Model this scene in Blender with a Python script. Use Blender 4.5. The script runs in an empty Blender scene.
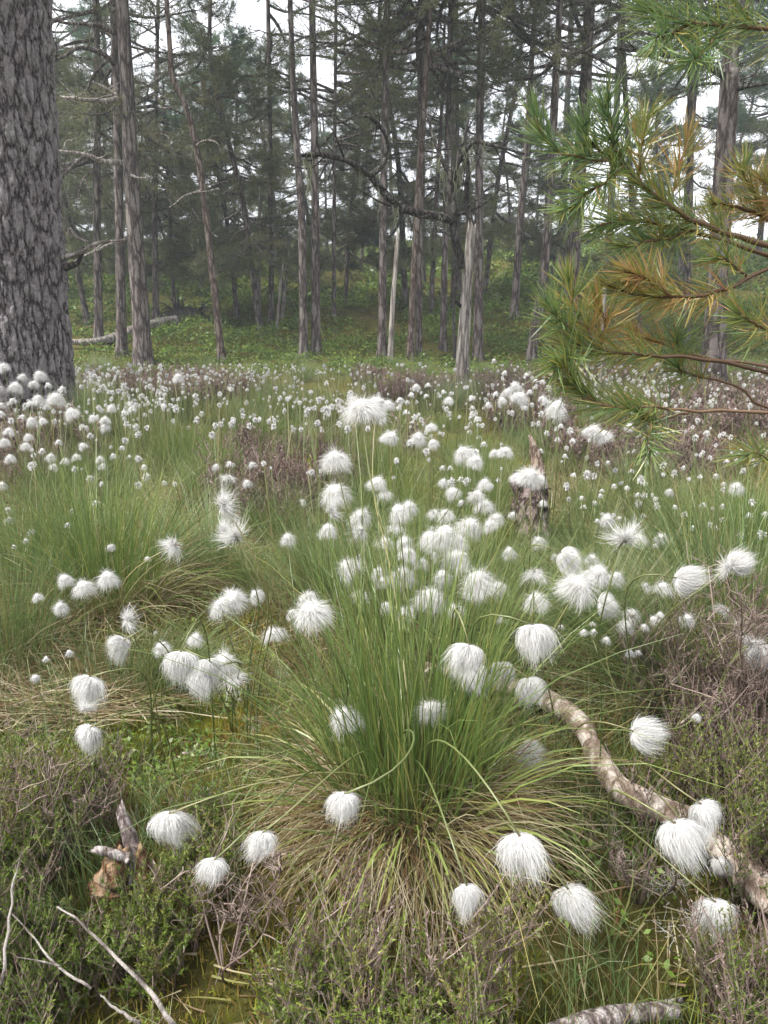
import bpy, math, random
import numpy as np
from mathutils import Vector, Matrix

rng = np.random.default_rng(11)
random.seed(11)
scene = bpy.context.scene
COL = scene.collection
R = math.radians

# ------------------------------------------------------------------ camera
F = 740.0
CH = 0.90
PITCH = R(15.4)
CAM = np.array([0.0, 0.0, CH])
FWD = np.array([0.0, math.cos(PITCH), -math.sin(PITCH)])
UPV = np.array([0.0, math.sin(PITCH), math.cos(PITCH)])
RGT = np.array([1.0, 0.0, 0.0])
cam_d = bpy.data.cameras.new('camera')
cam_d.sensor_fit = 'VERTICAL'
cam_d.angle = 2 * math.atan(512 / F)
cam_d.clip_start = 0.02
cam_d.clip_end = 3000
cam_o = bpy.data.objects.new('camera', cam_d)
COL.objects.link(cam_o)
cam_o.location = CAM
cam_o.rotation_euler = (R(90) - PITCH, 0, 0)
scene.camera = cam_o


def ray(px, py):
    return FWD + RGT * (px - 384) / F + UPV * (512 - py) / F


def P(px, py, d):
    return CAM + ray(px, py) * d


def PY(px, py, Y):                      # the point of that line of sight at world distance Y
    r = ray(px, py)
    return CAM + r * (Y / r[1])


# ------------------------------------------------------------------ noise
_perm = np.random.default_rng(5).random(4096)


def _h(i, j, k):
    return _perm[(i * 374761 + j * 668265 + k * 2147483 + ((i ^ (j << 3)) * 1013)) % 4096]


def noise(x, y, z=0.0):
    x = np.asarray(x, float); y = np.asarray(y, float); z = np.asarray(z, float) + 0 * x
    i = np.floor(x).astype(np.int64); j = np.floor(y).astype(np.int64); k = np.floor(z).astype(np.int64)
    u = x - i; v = y - j; w = z - k
    u = u * u * (3 - 2 * u); v = v * v * (3 - 2 * v); w = w * w * (3 - 2 * w)
    r = 0
    for a in (0, 1):
        for b in (0, 1):
            for c in (0, 1):
                r = r + _h(i + a, j + b, k + c) * (u if a else 1 - u) * (v if b else 1 - v) * (w if c else 1 - w)
    return r * 2 - 1


def fbm(x, y, z=0.0, o=3):
    r = 0; a = 1.0; s = 1.0
    for q in range(o):
        r = r + a * noise(x * s + q * 17.3, y * s - q * 9.1, np.asarray(z) * s + q * 3.7); a *= 0.5; s *= 2.07
    return r


# ------------------------------------------------------------------ terrain
MOUNDS = [(0.045, 0.99, 0.26, 0.13), (-2.75, 5.2, 1.25, 0.26), (-0.85, 2.1, 0.55, 0.10), (0.62, 2.9, 0.35, 0.08),
          (-0.75, 1.05, 0.3, 0.04), (0.75, 1.7, 0.35, 0.08), (2.6, 7.2, 1.6, 0.12), (-0.3, 3.6, 0.8, 0.08), (0.2, 1.9, .4, .06)]


def height(x, y):
    x = np.asarray(x, float); y = np.asarray(y, float)
    u = np.clip((y - 10.6 + 0.6 * noise(x * .3, y * .1 + 3)) / 26.0, 0, 1.25)
    hill = 3.7 * u ** 1.12 * np.where(u > 1, np.maximum(0.0, 1 - (u - 1) * 0.6), 1)
    hill = hill * (1 + 0.18 * noise(x * 0.08 + 4, y * 0.08)) + np.clip(u * 6, 0, 1) * (0.24 * noise(x * .8, y * .7) + 0.30 * np.abs(noise(x * 1.5, y * 1.1)) - .06)
    far = np.hypot(x, y)
    z = hill + 0.045 * noise(x * 1.3 + 7, y * 1.3) + 0.02 * noise(x * 4.1, y * 4.1 + 2) * (far < 12) + 0.009 * noise(x * 13, y * 13) * (far < 6)
    for mx, my, mr, mh in MOUNDS:
        z = z + mh * np.exp(-((x - mx) ** 2 + (y - my) ** 2) / (mr * mr))
    return z


def hit(px, py, lift=0.0):
    r = ray(px, py)
    t = np.concatenate([np.arange(0.3, 6, 0.004), np.arange(6, 60, 0.03)])
    p = CAM + t[:, None] * r
    below = p[:, 2] < height(p[:, 0], p[:, 1]) + lift
    k = int(np.argmax(below)) if below.any() else len(t) - 1
    q = p[k].copy()
    q[2] = height(q[0], q[1])
    return q


# ------------------------------------------------------------------ mesh building
class MB:
    def __init__(s):
        s.v = []; s.q = []; s.t = []; s.qm = []; s.tm = []; s.r = []; s.a = []; s.n = 0

    def add(s, V, Q=None, T=None, m=0, r=None, a=None):
        V = np.asarray(V, float).reshape(-1, 3)
        if len(V) == 0:
            return
        s.v.append(V)
        s.r.append(np.full(len(V), 0.5) if r is None else np.broadcast_to(np.asarray(r, float).ravel() if np.ndim(r) else float(r), (len(V),)))
        s.a.append(np.full(len(V), 0.5) if a is None else np.broadcast_to(np.asarray(a, float).ravel() if np.ndim(a) else float(a), (len(V),)))
        if Q is not None and len(Q):
            Q = np.asarray(Q).reshape(-1, 4) + s.n; s.q.append(Q); s.qm.append(np.full(len(Q), m))
        if T is not None and len(T):
            T = np.asarray(T).reshape(-1, 3) + s.n; s.t.append(T); s.tm.append(np.full(len(T), m))
        s.n += len(V)

    def mesh(s, name, mats, smooth=True, origin=None):
        V = np.concatenate(s.v)
        if origin is not None:
            V = V - np.asarray(origin)
        q = np.concatenate(s.q) if s.q else np.zeros((0, 4), int)
        t = np.concatenate(s.t) if s.t else np.zeros((0, 3), int)
        me = bpy.data.meshes.new(name)
        me.vertices.add(len(V)); me.vertices.foreach_set('co', V.astype(np.float32).ravel())
        li = np.concatenate([q.ravel(), t.ravel()]).astype(np.int32)
        me.loops.add(len(li)); me.loops.foreach_set('vertex_index', li)
        nq, nt = len(q), len(t)
        me.polygons.add(nq + nt)
        st = np.concatenate([np.arange(nq) * 4, nq * 4 + np.arange(nt) * 3]).astype(np.int32)
        me.polygons.foreach_set('loop_start', st)
        for m in mats:
            me.materials.append(m)
        mi = np.concatenate([np.concatenate(s.qm) if s.qm else np.zeros(0), np.concatenate(s.tm) if s.tm else np.zeros(0)]).astype(np.int32)
        me.polygons.foreach_set('material_index', mi)
        me.polygons.foreach_set('use_smooth', np.full(nq + nt, smooth))
        for nm, arr in (('rnd', s.r), ('along', s.a)):
            at = me.attributes.new(nm, 'FLOAT', 'POINT')
            at.data.foreach_set('value', np.concatenate(arr).astype(np.float32))
        me.update(calc_edges=True)
        return me


def unit(v):
    v = np.asarray(v, float)
    return v / np.maximum(np.linalg.norm(v, axis=-1, keepdims=True), 1e-9)


def ribbons(mb, path, side, width, m=0, r=None):
    """path (N,S,3), side (N,3) or (N,S,3), width (N,S): flat blades"""
    N, S, _ = path.shape
    if side.ndim == 2:
        side = np.repeat(side[:, None, :], S, 1)
    w = width[:, :, None] * 0.5
    V = np.stack([path - side * w, path + side * w], 2)          # N,S,2,3
    idx = np.arange(N * S * 2).reshape(N, S, 2)
    Q = np.stack([idx[:, :-1, 0], idx[:, :-1, 1], idx[:, 1:, 1], idx[:, 1:, 0]], -1)
    rr = np.repeat((rng.random(N) if r is None else r), S * 2)
    aa = np.broadcast_to(np.linspace(0, 1, S)[None, :, None], (N, S, 2))
    mb.add(V, Q=Q, m=m, r=rr, a=aa)


def tubes(mb, path, rad, k=5, m=0, r=None, cap=True):
    """path (N,S,3), rad (N,S)"""
    path = np.asarray(path, float); rad = np.asarray(rad, float)
    if path.ndim == 2:
        path = path[None]; rad = rad[None]
    N, S, _ = path.shape
    tan = np.gradient(path, axis=1); tan = unit(tan)
    ref = np.where(np.abs(tan[..., 2:3]) > 0.8, np.array([1.0, 0, 0]), np.array([0, 0, 1.0]))
    ref = np.repeat(ref[:, :1], S, 1)
    a = unit(np.cross(tan, ref)); b = np.cross(tan, a)
    th = np.linspace(0, 2 * math.pi, k, endpoint=False)
    V = path[:, :, None, :] + rad[:, :, None, None] * (np.cos(th)[None, None, :, None] * a[:, :, None, :] + np.sin(th)[None, None, :, None] * b[:, :, None, :])
    idx = np.arange(N * S * k).reshape(N, S, k)
    nx = np.roll(idx, -1, 2)
    Q = np.stack([idx[:, :-1], nx[:, :-1], nx[:, 1:], idx[:, 1:]], -1)
    rr = np.repeat((rng.random(N) if r is None else np.broadcast_to(r, (N,))), S * k)
    aa = np.broadcast_to(np.linspace(0, 1, S)[None, :, None], (N, S, k))
    T = None
    if cap and k >= 3:
        e = idx[:, -1]
        T = np.concatenate([np.stack([e[:, 0], e[:, i], e[:, i + 1]], -1) for i in range(1, k - 1)])
        e = idx[:, 0]
        T = np.concatenate([T] + [np.stack([e[:, 0], e[:, i + 1], e[:, i]], -1) for i in range(1, k - 1)])
    mb.add(V, Q=Q, T=T, m=m, r=rr, a=aa)
    return V


def smooth_path(pts, n):
    pts = np.asarray(pts, float)
    if len(pts) == 2:
        t = np.linspace(0, 1, n)[:, None]
        return pts[0] * (1 - t) + pts[1] * t
    P0 = np.vstack([2 * pts[0] - pts[1], pts, 2 * pts[-1] - pts[-2]])
    u = np.linspace(0, len(pts) - 1 - 1e-6, n)
    i = u.astype(int); t = (u - i)[:, None]
    a, b, c, d = P0[i], P0[i + 1], P0[i + 2], P0[i + 3]
    return 0.5 * ((2 * b) + (-a + c) * t + (2 * a - 5 * b + 4 * c - d) * t ** 2 + (-a + 3 * b - 3 * c + d) * t ** 3)


def blades(mb, roots, az, th0, bend, L, w, S=6, m=0, r=None, lean=(0, 0), taper=0.85, wob=0.0):
    """grass blades: azimuth, starting angle from upright, further bend to the tip, length, width"""
    N = len(roots)
    s = np.linspace(0, 1, S)
    ang = th0[:, None] + bend[:, None] * s[None, :] ** 1.4
    st = (L / (S - 1))[:, None]
    hx = np.sin(ang) * st; hz = np.cos(ang) * st
    H = np.concatenate([np.zeros((N, 1)), np.cumsum(hx[:, :-1], 1)], 1)
    Z = np.concatenate([np.zeros((N, 1)), np.cumsum(hz[:, :-1], 1)], 1)
    d = np.stack([np.cos(az), np.sin(az), 0 * az], -1)
    path = roots[:, None, :] + H[..., None] * d[:, None, :]
    path[..., 2] += Z
    ln = (s ** 2)[None, :] * L[:, None]
    path[..., 0] += ln * lean[0]; path[..., 1] += ln * lean[1]
    if wob:
        ph = rng.random((N, 2, 1)) * 6.28; am = (wob * L * rng.random(N) ** 1.5)[:, None]
        path[..., 0] += am * np.sin(s[None] * 5 + ph[:, 0]) * s; path[..., 1] += am * np.sin(s[None] * 5 + ph[:, 1]) * s
    tw = rng.random(N) * math.pi
    perp = np.stack([-np.sin(az), np.cos(az), 0 * az], -1)
    side = np.cos(tw)[:, None] * perp + np.sin(tw)[:, None] * (d * np.cos(th0)[:, None] - np.array([0, 0, 1.0]) * np.sin(th0)[:, None])
    W = w[:, None] * (1 - taper * s[None, :] ** 1.5)
    ribbons(mb, path, unit(side), W, m=m, r=r)


# ------------------------------------------------------------------ scene objects
def link(name, me, parent=None):
    o = bpy.data.objects.new(name, me)
    COL.objects.link(o)
    if parent is not None:
        o.parent = parent
    return o


def tag(o, label=None, cat=None, group=None, kind=None):
    if label: o['label'] = label
    if cat: o['category'] = cat
    if group: o['group'] = group
    if kind: o['kind'] = kind
    return o


def thing(name, label, cat, loc=(0, 0, 0), group=None):
    o = bpy.data.objects.new(name, None)
    o.empty_display_size = 0.05
    COL.objects.link(o)
    o.location = [float(a) for a in loc]
    return tag(o, label, cat, group)


# ------------------------------------------------------------------ materials
class NT:
    def __init__(s, name):
        s.m = bpy.data.materials.new(name); s.m.use_nodes = True
        s.t = s.m.node_tree; s.t.nodes.clear()
        s.out = s.n('ShaderNodeOutputMaterial')

    def n(s, kind, **kw):
        x = s.t.nodes.new(kind)
        for k, v in kw.items():
            setattr(x, k, v)
        return x

    def l(s, a, b):
        s.t.links.new(a, b)

    def attr(s, name):
        return s.n('ShaderNodeAttribute', attribute_name=name).outputs['Fac']

    def ramp(s, fac, stops):
        x = s.n('ShaderNodeValToRGB')
        e = x.color_ramp.elements
        while len(e) < len(stops):
            e.new(0.5)
        for el, (p, c) in zip(e, stops):
            el.position = p; el.color = (*c, 1)
        s.l(fac, x.inputs[0])
        return x.outputs[0]

    def mix(s, fac, a, b, mode='MIX'):
        x = s.n('ShaderNodeMix', data_type='RGBA', blend_type=mode)
        for sock, v in ((x.inputs[0], fac), (x.inputs[6], a), (x.inputs[7], b)):
            if isinstance(v, (int, float)):
                sock.default_value = v
            elif isinstance(v, tuple):
                sock.default_value = (*v, 1)
            else:
                s.l(v, sock)
        return x.outputs[2]

    def noise(s, scale, vec=None, detail=4, rough=0.6):
        x = s.n('ShaderNodeTexNoise')
        x.inputs['Scale'].default_value = scale; x.inputs['Detail'].default_value = detail; x.inputs['Roughness'].default_value = rough
        if vec is not None:
            s.l(vec, x.inputs['Vector'])
        return x.outputs['Fac']

    def coord(s, scale=(1, 1, 1), which='Object'):
        c = s.n('ShaderNodeTexCoord'); mp = s.n('ShaderNodeMapping')
        mp.inputs['Scale'].default_value = scale
        s.l(c.outputs[which], mp.inputs['Vector'])
        return mp.outputs['Vector']

    def leafy(s, col, trans=0.35, tcol=None, gloss=0.05, rough=0.4):
        d = s.n('ShaderNodeBsdfDiffuse'); t = s.n('ShaderNodeBsdfTranslucent')
        s.l(col, d.inputs[0]); s.l(tcol or col, t.inputs[0])
        mx = s.n('ShaderNodeMixShader'); mx.inputs[0].default_value = trans
        s.l(d.outputs[0], mx.inputs[1]); s.l(t.outputs[0], mx.inputs[2])
        if gloss:
            g = s.n('ShaderNodeBsdfGlossy'); g.inputs['Roughness'].default_value = rough
            g.inputs[0].default_value = (0.9, 0.9, 0.9, 1)
            m2 = s.n('ShaderNodeMixShader'); m2.inputs[0].default_value = gloss
            s.l(mx.outputs[0], m2.inputs[1]); s.l(g.outputs[0], m2.inputs[2]); mx = m2
        s.l(mx.outputs[0], s.out.inputs['Surface'])
        return s.m

    def solid(s, col, rough=0.9, bump=None, bstr=0.5, bdist=0.02, spec=0.2):
        b = s.n('ShaderNodeBsdfPrincipled')
        s.l(col, b.inputs['Base Color']); b.inputs['Roughness'].default_value = rough
        b.inputs['Specular IOR Level'].default_value = spec
        if bump is not None:
            bp = s.n('ShaderNodeBump'); bp.inputs['Strength'].default_value = bstr; bp.inputs['Distance'].default_value = bdist
            s.l(bump, bp.inputs['Height']); s.l(bp.outputs[0], b.inputs['Normal'])
        s.l(b.outputs[0], s.out.inputs['Surface'])
        return s.m


def leaf_mat(name, stops, tip=None, tipmix=0.5, trans=0.35, gloss=0.05, base=None, k=1.0):
    n = NT(name)
    stops = [(p_, tuple(min(.6, a_ * k) for a_ in c_)) for p_, c_ in stops]
    c = n.ramp(n.attr('rnd'), stops)
    if tip is not None:
        f = n.n('ShaderNodeMath', operation='MULTIPLY'); n.l(n.attr('along'), f.inputs[0]); f.inputs[1].default_value = tipmix
        c = n.mix(f.outputs[0], c, tip)
    if base is not None:
        g = n.n('ShaderNodeMapRange'); n.l(n.attr('along'), g.inputs[0])
        g.inputs[1].default_value = 0.0; g.inputs[2].default_value = 0.3; g.inputs[3].default_value = 0.8; g.inputs[4].default_value = 0.0
        c = n.mix(g.outputs[0], c, base)
    return n.leafy(c, trans, gloss=gloss)


M = {}
M['blade'] = leaf_mat('grass_blade', [(0, (.036, .075, .016)), (.35, (.060, .112, .022)), (.6, (.088, .14, .036)), (.85, (.13, .175, .036)), (1, (.20, .18, .055))],
                      tip=(.20, .20, .08), tipmix=.35, trans=.22, gloss=.035, base=(.24, .21, .07), k=1.5)
M['blade_blue'] = leaf_mat('grass_blade_cool', [(0, (.034, .072, .020)), (.4, (.066, .118, .032)), (.75, (.105, .15, .042)), (1, (.22, .17, .065))],
                           tip=(.20, .21, .11), tipmix=.3, trans=.22, gloss=.04, base=(.20, .19, .07), k=1.5)
M['straw'] = leaf_mat('dead_straw', [(0, (.09, .045, .018)), (.25, (.15, .10, .05)), (.5, (.23, .19, .105)), (.75, (.34, .30, .19)), (.88, (.19, .18, .06)), (1, (.13, .14, .04))], trans=.25, gloss=.03, k=1.25)
M['moss'] = leaf_mat('moss', [(0, (.05, .060, .012)), (.35, (.10, .12, .018)), (.7, (.19, .20, .024)), (1, (.24, .17, .05))], trans=.3, gloss=0, k=1.35)
M['heather'] = leaf_mat('heather_leaf', [(0, (.030, .050, .010)), (.4, (.055, .088, .016)), (.7, (.095, .13, .022)), (.88, (.14, .15, .03)), (1, (.13, .095, .04))], tip=(.19, .26, .04), tipmix=.55, trans=.3, gloss=.02, k=1.8)
M['twig'] = leaf_mat('heather_twig', [(0, (.06, .042, .035)), (.5, (.13, .095, .08)), (1, (.25, .20, .17))], trans=.0, gloss=.02, k=1.3)
M['heather_brown'] = leaf_mat('heather_brown', [(0, (.075, .045, .036)), (.5, (.15, .105, .09)), (.85, (.22, .17, .15)), (1, (.09, .10, .03))], trans=.2, gloss=.02, k=1.35)
M['berry_leaf'] = leaf_mat('blaeberry_leaf', [(0, (.045, .085, .012)), (.5, (.085, .14, .02)), (1, (.16, .20, .03))], trans=.35, gloss=.03, k=1.5)
M['hill_leaf'] = leaf_mat('hill_leaf', [(0, (.030, .055, .010)), (.5, (.065, .105, .016)), (.85, (.115, .155, .025)), (1, (.13, .10, .035))], trans=.25, gloss=.02, k=1.5)
M['stem'] = leaf_mat('cotton_stem', [(0, (.07, .13, .03)), (.6, (.13, .18, .05)), (1, (.22, .20, .08))], tip=(.24, .20, .10), tipmix=.4, trans=.15, gloss=.06)
M['needle'] = leaf_mat('pine_needle', [(0, (.020, .042, .025)), (.5, (.035, .063, .033)), (.85, (.050, .080, .034)), (1, (.085, .085, .035))], trans=.4, gloss=.03, k=2.5)
M['needle_low'] = leaf_mat('pine_needle_low', [(0, (.032, .040, .018)), (.5, (.055, .066, .027)), (.85, (.080, .082, .036)), (1, (.11, .09, .045))], trans=.4, gloss=.03, k=2.2)
M['lichen'] = leaf_mat('beard_lichen', [(0, (.12, .13, .085)), (1, (.24, .25, .17))], trans=.2, gloss=0)
M['young_needle'] = leaf_mat('young_pine_needle', [(0, (.040, .085, .045)), (.3, (.062, .125, .058)), (.55, (.10, .16, .045)), (.70, (.17, .18, .045)), (.86, (.25, .19, .055)), (1, (.33, .17, .07))],
                             tip=(.30, .27, .08), tipmix=.25, trans=.3, gloss=.04, k=1.4)
n = NT('cotton_hair')
c = n.ramp(n.attr('rnd'), [(0, (.55, .53, .50)), (.5, (.66, .65, .63)), (1, (.76, .76, .76))])
M['cotton'] = n.leafy(c, .30, gloss=.02, rough=.5)
n = NT('seed_scale')
M['seed'] = n.solid(n.ramp(n.attr('rnd'), [(0, (.05, .035, .025)), (1, (.22, .16, .11))]))


def bark_mat(name, dark, mid, light, scale=9.0, stretch=.22, lichen=(.30, .32, .28), lf=.55, disp=0.0, patch=.5):
    n = NT(name)
    v = n.coord((1, 1, stretch))

    def warped(sc, amt):
        wob = n.n('ShaderNodeTexNoise'); wob.inputs['Scale'].default_value = sc; wob.inputs['Detail'].default_value = 5; wob.inputs['Roughness'].default_value = .65
        n.l(v, wob.inputs['Vector'])
        ma = n.n('ShaderNodeVectorMath', operation='MULTIPLY_ADD')
        n.l(wob.outputs['Color'], ma.inputs[0]); ma.inputs[1].default_value = (amt, amt, amt * .8); n.l(v, ma.inputs[2])
        return ma.outputs[0]

    def edges(sc, w_):
        vo = n.n('ShaderNodeTexVoronoi', feature='DISTANCE_TO_EDGE'); vo.inputs['Scale'].default_value = sc
        vo.inputs['Randomness'].default_value = 1.0
        n.l(warped(sc * 1.1, 1.3 / sc), vo.inputs['Vector'])
        ed = n.n('ShaderNodeMapRange'); n.l(vo.outputs['Distance'], ed.inputs[0]); ed.inputs[2].default_value = w_
        return ed.outputs[0]
    e1 = edges(scale, .26); e2 = edges(scale * 2.6, .30)
    fine = n.noise(scale * 6, v, 7, .75)
    h1 = n.n('ShaderNodeMath', operation='MULTIPLY_ADD'); n.l(e2, h1.inputs[0]); h1.inputs[1].default_value = .35
    h0 = n.n('ShaderNodeMath', operation='MULTIPLY'); n.l(e1, h0.inputs[0]); h0.inputs[1].default_value = .55
    n.l(h0.outputs[0], h1.inputs[2])
    hgt = n.n('ShaderNodeMath', operation='MULTIPLY_ADD'); n.l(fine, hgt.inputs[0]); hgt.inputs[1].default_value = .65; n.l(h1.outputs[0], hgt.inputs[2])
    c = n.ramp(hgt.outputs[0], [(.42, dark), (.78, mid), (1.22 / 1.3, light)])
    big = n.noise(2.2, n.coord((1, 1, .6)), 5, .65)
    lm = n.n('ShaderNodeMapRange'); n.l(big, lm.inputs[0]); lm.inputs[1].default_value = lf - .12; lm.inputs[2].default_value = lf + .14
    spk = n.n('ShaderNodeMapRange'); n.l(n.noise(38, n.coord(), 5, .75), spk.inputs[0]); spk.inputs[1].default_value = .48; spk.inputs[2].default_value = .62
    lm2 = n.n('ShaderNodeMath', operation='MULTIPLY'); n.l(lm.outputs[0], lm2.inputs[0]); n.l(spk.outputs[0], lm2.inputs[1])
    lm3 = n.n('ShaderNodeMath', operation='MULTIPLY'); n.l(lm2.outputs[0], lm3.inputs[0]); n.l(e1, lm3.inputs[1])
    c = n.mix(lm3.outputs[0], c, lichen)
    n.solid(c, .95, hgt.outputs[0], .7, .025 if not disp else .012, .1)
    if disp:
        d = n.n('ShaderNodeDisplacement'); d.inputs['Scale'].default_value = disp; d.inputs['Midlevel'].default_value = .9
        n.l(hgt.outputs[0], d.inputs['Height']); n.l(d.outputs[0], n.out.inputs['Displacement'])
        n.m.displacement_method = 'BOTH'
    return n.m


M['bark'] = bark_mat('pine_bark', (.040, .031, .028), (.105, .085, .078), (.19, .16, .15), 13, .2)
M['bark_big'] = bark_mat('old_pine_bark', (.034, .026, .026), (.19, .164, .166), (.29, .262, .268), 16, .30, lf=.52, disp=.030, lichen=(.36, .37, .34))
M['bark_red'] = bark_mat('red_pine_bark', (.045, .032, .027), (.115, .085, .07), (.19, .15, .13), 14, .25)
M['snag'] = bark_mat('bleached_wood', (.085, .072, .065), (.24, .215, .19), (.38, .35, .32), 20, .10, lichen=(.13, .12, .09), lf=.52)
M['snag_thin'] = bark_mat('grey_deadwood', (.12, .10, .09), (.26, .23, .205), (.40, .36, .33), 16, .08)
M['dark_limb'] = bark_mat('dark_limb', (.018, .015, .014), (.045, .038, .034), (.09, .08, .07), 22, .3)
M['log'] = bark_mat('bleached_log', (.22, .155, .115), (.47, .38, .31), (.68, .60, .52), 18, .40, lichen=(.36, .26, .19), lf=.66)
M['rot'] = bark_mat('rotten_wood', (.07, .038, .02), (.24, .135, .075), (.40, .27, .17), 30, .3)
M['greywood'] = bark_mat('grey_split_wood', (.12, .09, .085), (.33, .27, .255), (.58, .52, .50), 40, .12)
M['stump_bark'] = bark_mat('stump_bark', (.03, .022, .02), (.10, .07, .062), (.26, .20, .185), 30, .4)
M['splinter'] = bark_mat('splintered_wood', (.11, .08, .06), (.25, .185, .14), (.38, .30, .24), 40, .12)
M['shoot'] = leaf_mat('pine_shoot', [(0, (.075, .042, .025)), (.5, (.14, .085, .052)), (1, (.23, .155, .10))], trans=0, gloss=.03)

# ground
n = NT('bog_ground')
v = n.coord()
c1 = n.ramp(n.noise(2.2, v, 6, .65), [(.32, (.045, .034, .016)), (.44, (.085, .075, .02)), (.53, (.12, .13, .026)), (.60, (.12, .085, .032)), (.68, (.21, .15, .065))])
c2 = n.ramp(n.noise(24, v, 5, .7), [(.3, (.030, .022, .012)), (.55, (.12, .11, .03)), (.75, (.26, .20, .10))])
c = n.mix(.5, c1, c2)
M['ground'] = n.solid(c, 1.0, n.noise(60, v, 6, .75), 1.0, .03, .05)
# ------------------------------------------------------------------ ground sheet, light
def make_ground():
    rr = np.concatenate([[0.02], np.geomspace(0.12, 55, 300), np.geomspace(60, 260, 16)])
    na = 420
    th = np.linspace(0, 2 * math.pi, na, endpoint=False)
    X = rr[:, None] * np.cos(th); Y = rr[:, None] * np.sin(th)
    Z = height(X, Y)
    V = np.stack([X, Y, Z], -1).reshape(-1, 3)
    idx = np.arange(len(rr) * na).reshape(len(rr), na); nx = np.roll(idx, -1, 1)
    Q = np.stack([idx[:-1], idx[1:], nx[1:], nx[:-1]], -1)
    mb = MB(); mb.add(V, Q=Q.reshape(-1, 4))
    o = link('ground', mb.mesh('ground', [M['ground']])); tag(o, kind='structure')


make_ground()

w = bpy.data.worlds.new('World'); scene.world = w; w.use_nodes = True
nt = w.node_tree; nt.nodes.clear()
SUN_EL, SUN_AZ = R(56), R(-112)          # azimuth from +Y towards +X
sky = nt.nodes.new('ShaderNodeTexSky'); sky.sky_type = 'NISHITA'; sky.sun_disc = False
sky.sun_elevation = SUN_EL; sky.sun_rotation = SUN_AZ
sky.air_density = 1.0; sky.dust_density = 2.0
hs = nt.nodes.new('ShaderNodeHueSaturation'); hs.inputs['Saturation'].default_value = 0.35
nt.links.new(sky.outputs[0], hs.inputs['Color'])
mixn = nt.nodes.new('ShaderNodeMix'); mixn.data_type = 'RGBA'; mixn.inputs[0].default_value = 0.72
tc = nt.nodes.new('ShaderNodeTexCoord'); cn = nt.nodes.new('ShaderNodeTexNoise'); cn.inputs['Scale'].default_value = 2.2; cn.inputs['Detail'].default_value = 5
nt.links.new(tc.outputs['Generated'], cn.inputs['Vector'])
cr = nt.nodes.new('ShaderNodeValToRGB'); cr.color_ramp.elements[0].color = (10.5, 10.6, 11.6, 1); cr.color_ramp.elements[1].color = (15, 15, 15.6, 1)
cr.color_ramp.elements[0].position = .3; cr.color_ramp.elements[1].position = .7
nt.links.new(cn.outputs['Fac'], cr.inputs[0])
nt.links.new(hs.outputs[0], mixn.inputs[6]); nt.links.new(cr.outputs[0], mixn.inputs[7])
bg = nt.nodes.new('ShaderNodeBackground'); bg.inputs['Strength'].default_value = 0.080
nt.links.new(mixn.outputs[2], bg.inputs['Color'])
wo = nt.nodes.new('ShaderNodeOutputWorld'); nt.links.new(bg.outputs[0], wo.inputs['Surface'])
sd = bpy.data.lights.new('sun', 'SUN'); sd.energy = 3.4; sd.angle = R(12); sd.color = (1, .965, .91)
so = bpy.data.objects.new('sun', sd); COL.objects.link(so)
sv = Vector((math.sin(SUN_AZ) * math.cos(SUN_EL), math.cos(SUN_AZ) * math.cos(SUN_EL), math.sin(SUN_EL)))
so.rotation_euler = sv.to_track_quat('Z', 'Y').to_euler()
scene.view_settings.view_transform = 'Standard'; scene.view_settings.look = 'None'
scene.view_settings.gamma = 1; scene.view_settings.exposure = 1.22
cy = scene.cycles
cy.max_bounces = 7; cy.diffuse_bounces = 5; cy.glossy_bounces = 1; cy.transmission_bounces = 3; cy.transparent_max_bounces = 4; cy.volume_bounces = 1
cy.caustics_reflective = False; cy.caustics_refractive = False
cy.use_denoising = True

# ------------------------------------------------------------------ trees


def trunk_mesh(path, r0, r1, mat, k=14, n=40, flare=.35, rough=.06, name='trunk', top_jag=0.0):
    p = smooth_path(path, n)
    base = p[0].copy()
    s = np.linspace(0, 1, n)
    hz = p[:, 2] - p[0, 2]
    rad = r0 + (r1 - r0) * s + r0 * flare * np.exp(-hz / (2.2 * r0))
    p = np.vstack([p[0] - (p[1] - p[0]) / max(np.linalg.norm(p[1] - p[0]), 1e-6) * .3, p]); rad = np.concatenate([[rad[0] * 1.1], rad])
    mb = MB()
    V = tubes(mb, p, rad, k=k)[0]
    c = p[:, None, :]
    d = V - c
    f = 1 + rough * fbm(V[..., 0] * 7, V[..., 1] * 7, V[..., 2] * 2.2, 3)
    th = np.arange(k) / k * 2 * math.pi
    f = f + (0.4 * min(flare, .35) * np.exp(-np.concatenate([[0], hz]) / (1.6 * r0)))[:, None] * np.cos(th * 4 + base[0] * 7)[None, :]
    V2 = c + d * f[..., None]
    if top_jag:
        V2[-1, :, 2] += rng.normal(0, top_jag, k)
    mb.v[0] = V2.reshape(-1, 3)
    return mb.mesh(name, [mat], origin=base), base, p, rad


def tufts(mb, pos, dirs, L, n_needle, w, m, r, spread=1.0):
    """needle tufts: at pos (N,3), along dirs (N,3), n_needle thin needles each"""
    N = len(pos)
    d = np.repeat(unit(dirs), n_needle, 0)
    o = unit(rng.normal(0, 1, (N * n_needle, 3)))
    nd = unit(d * (.35 + .5 * rng.random((N * n_needle, 1))) + o * spread * .75)
    st = np.repeat(pos, n_needle, 0) + d * (rng.random((N * n_needle, 1)) - .5) * L * 1.3
    ln = L * (.7 + .6 * rng.random((N * n_needle, 1)))
    side = unit(np.cross(nd, rng.normal(0, 1, nd.shape))) * w * .5
    V = np.stack([st - side, st + side, st + nd * ln], 1)
    T = np.arange(N * n_needle * 3).reshape(-1, 3)
    rr = np.repeat(np.clip(np.repeat(r, n_needle) + rng.normal(0, .10, N * n_needle), 0, 1), 3)
    mb.add(V, T=T, m=m, r=rr)


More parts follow.
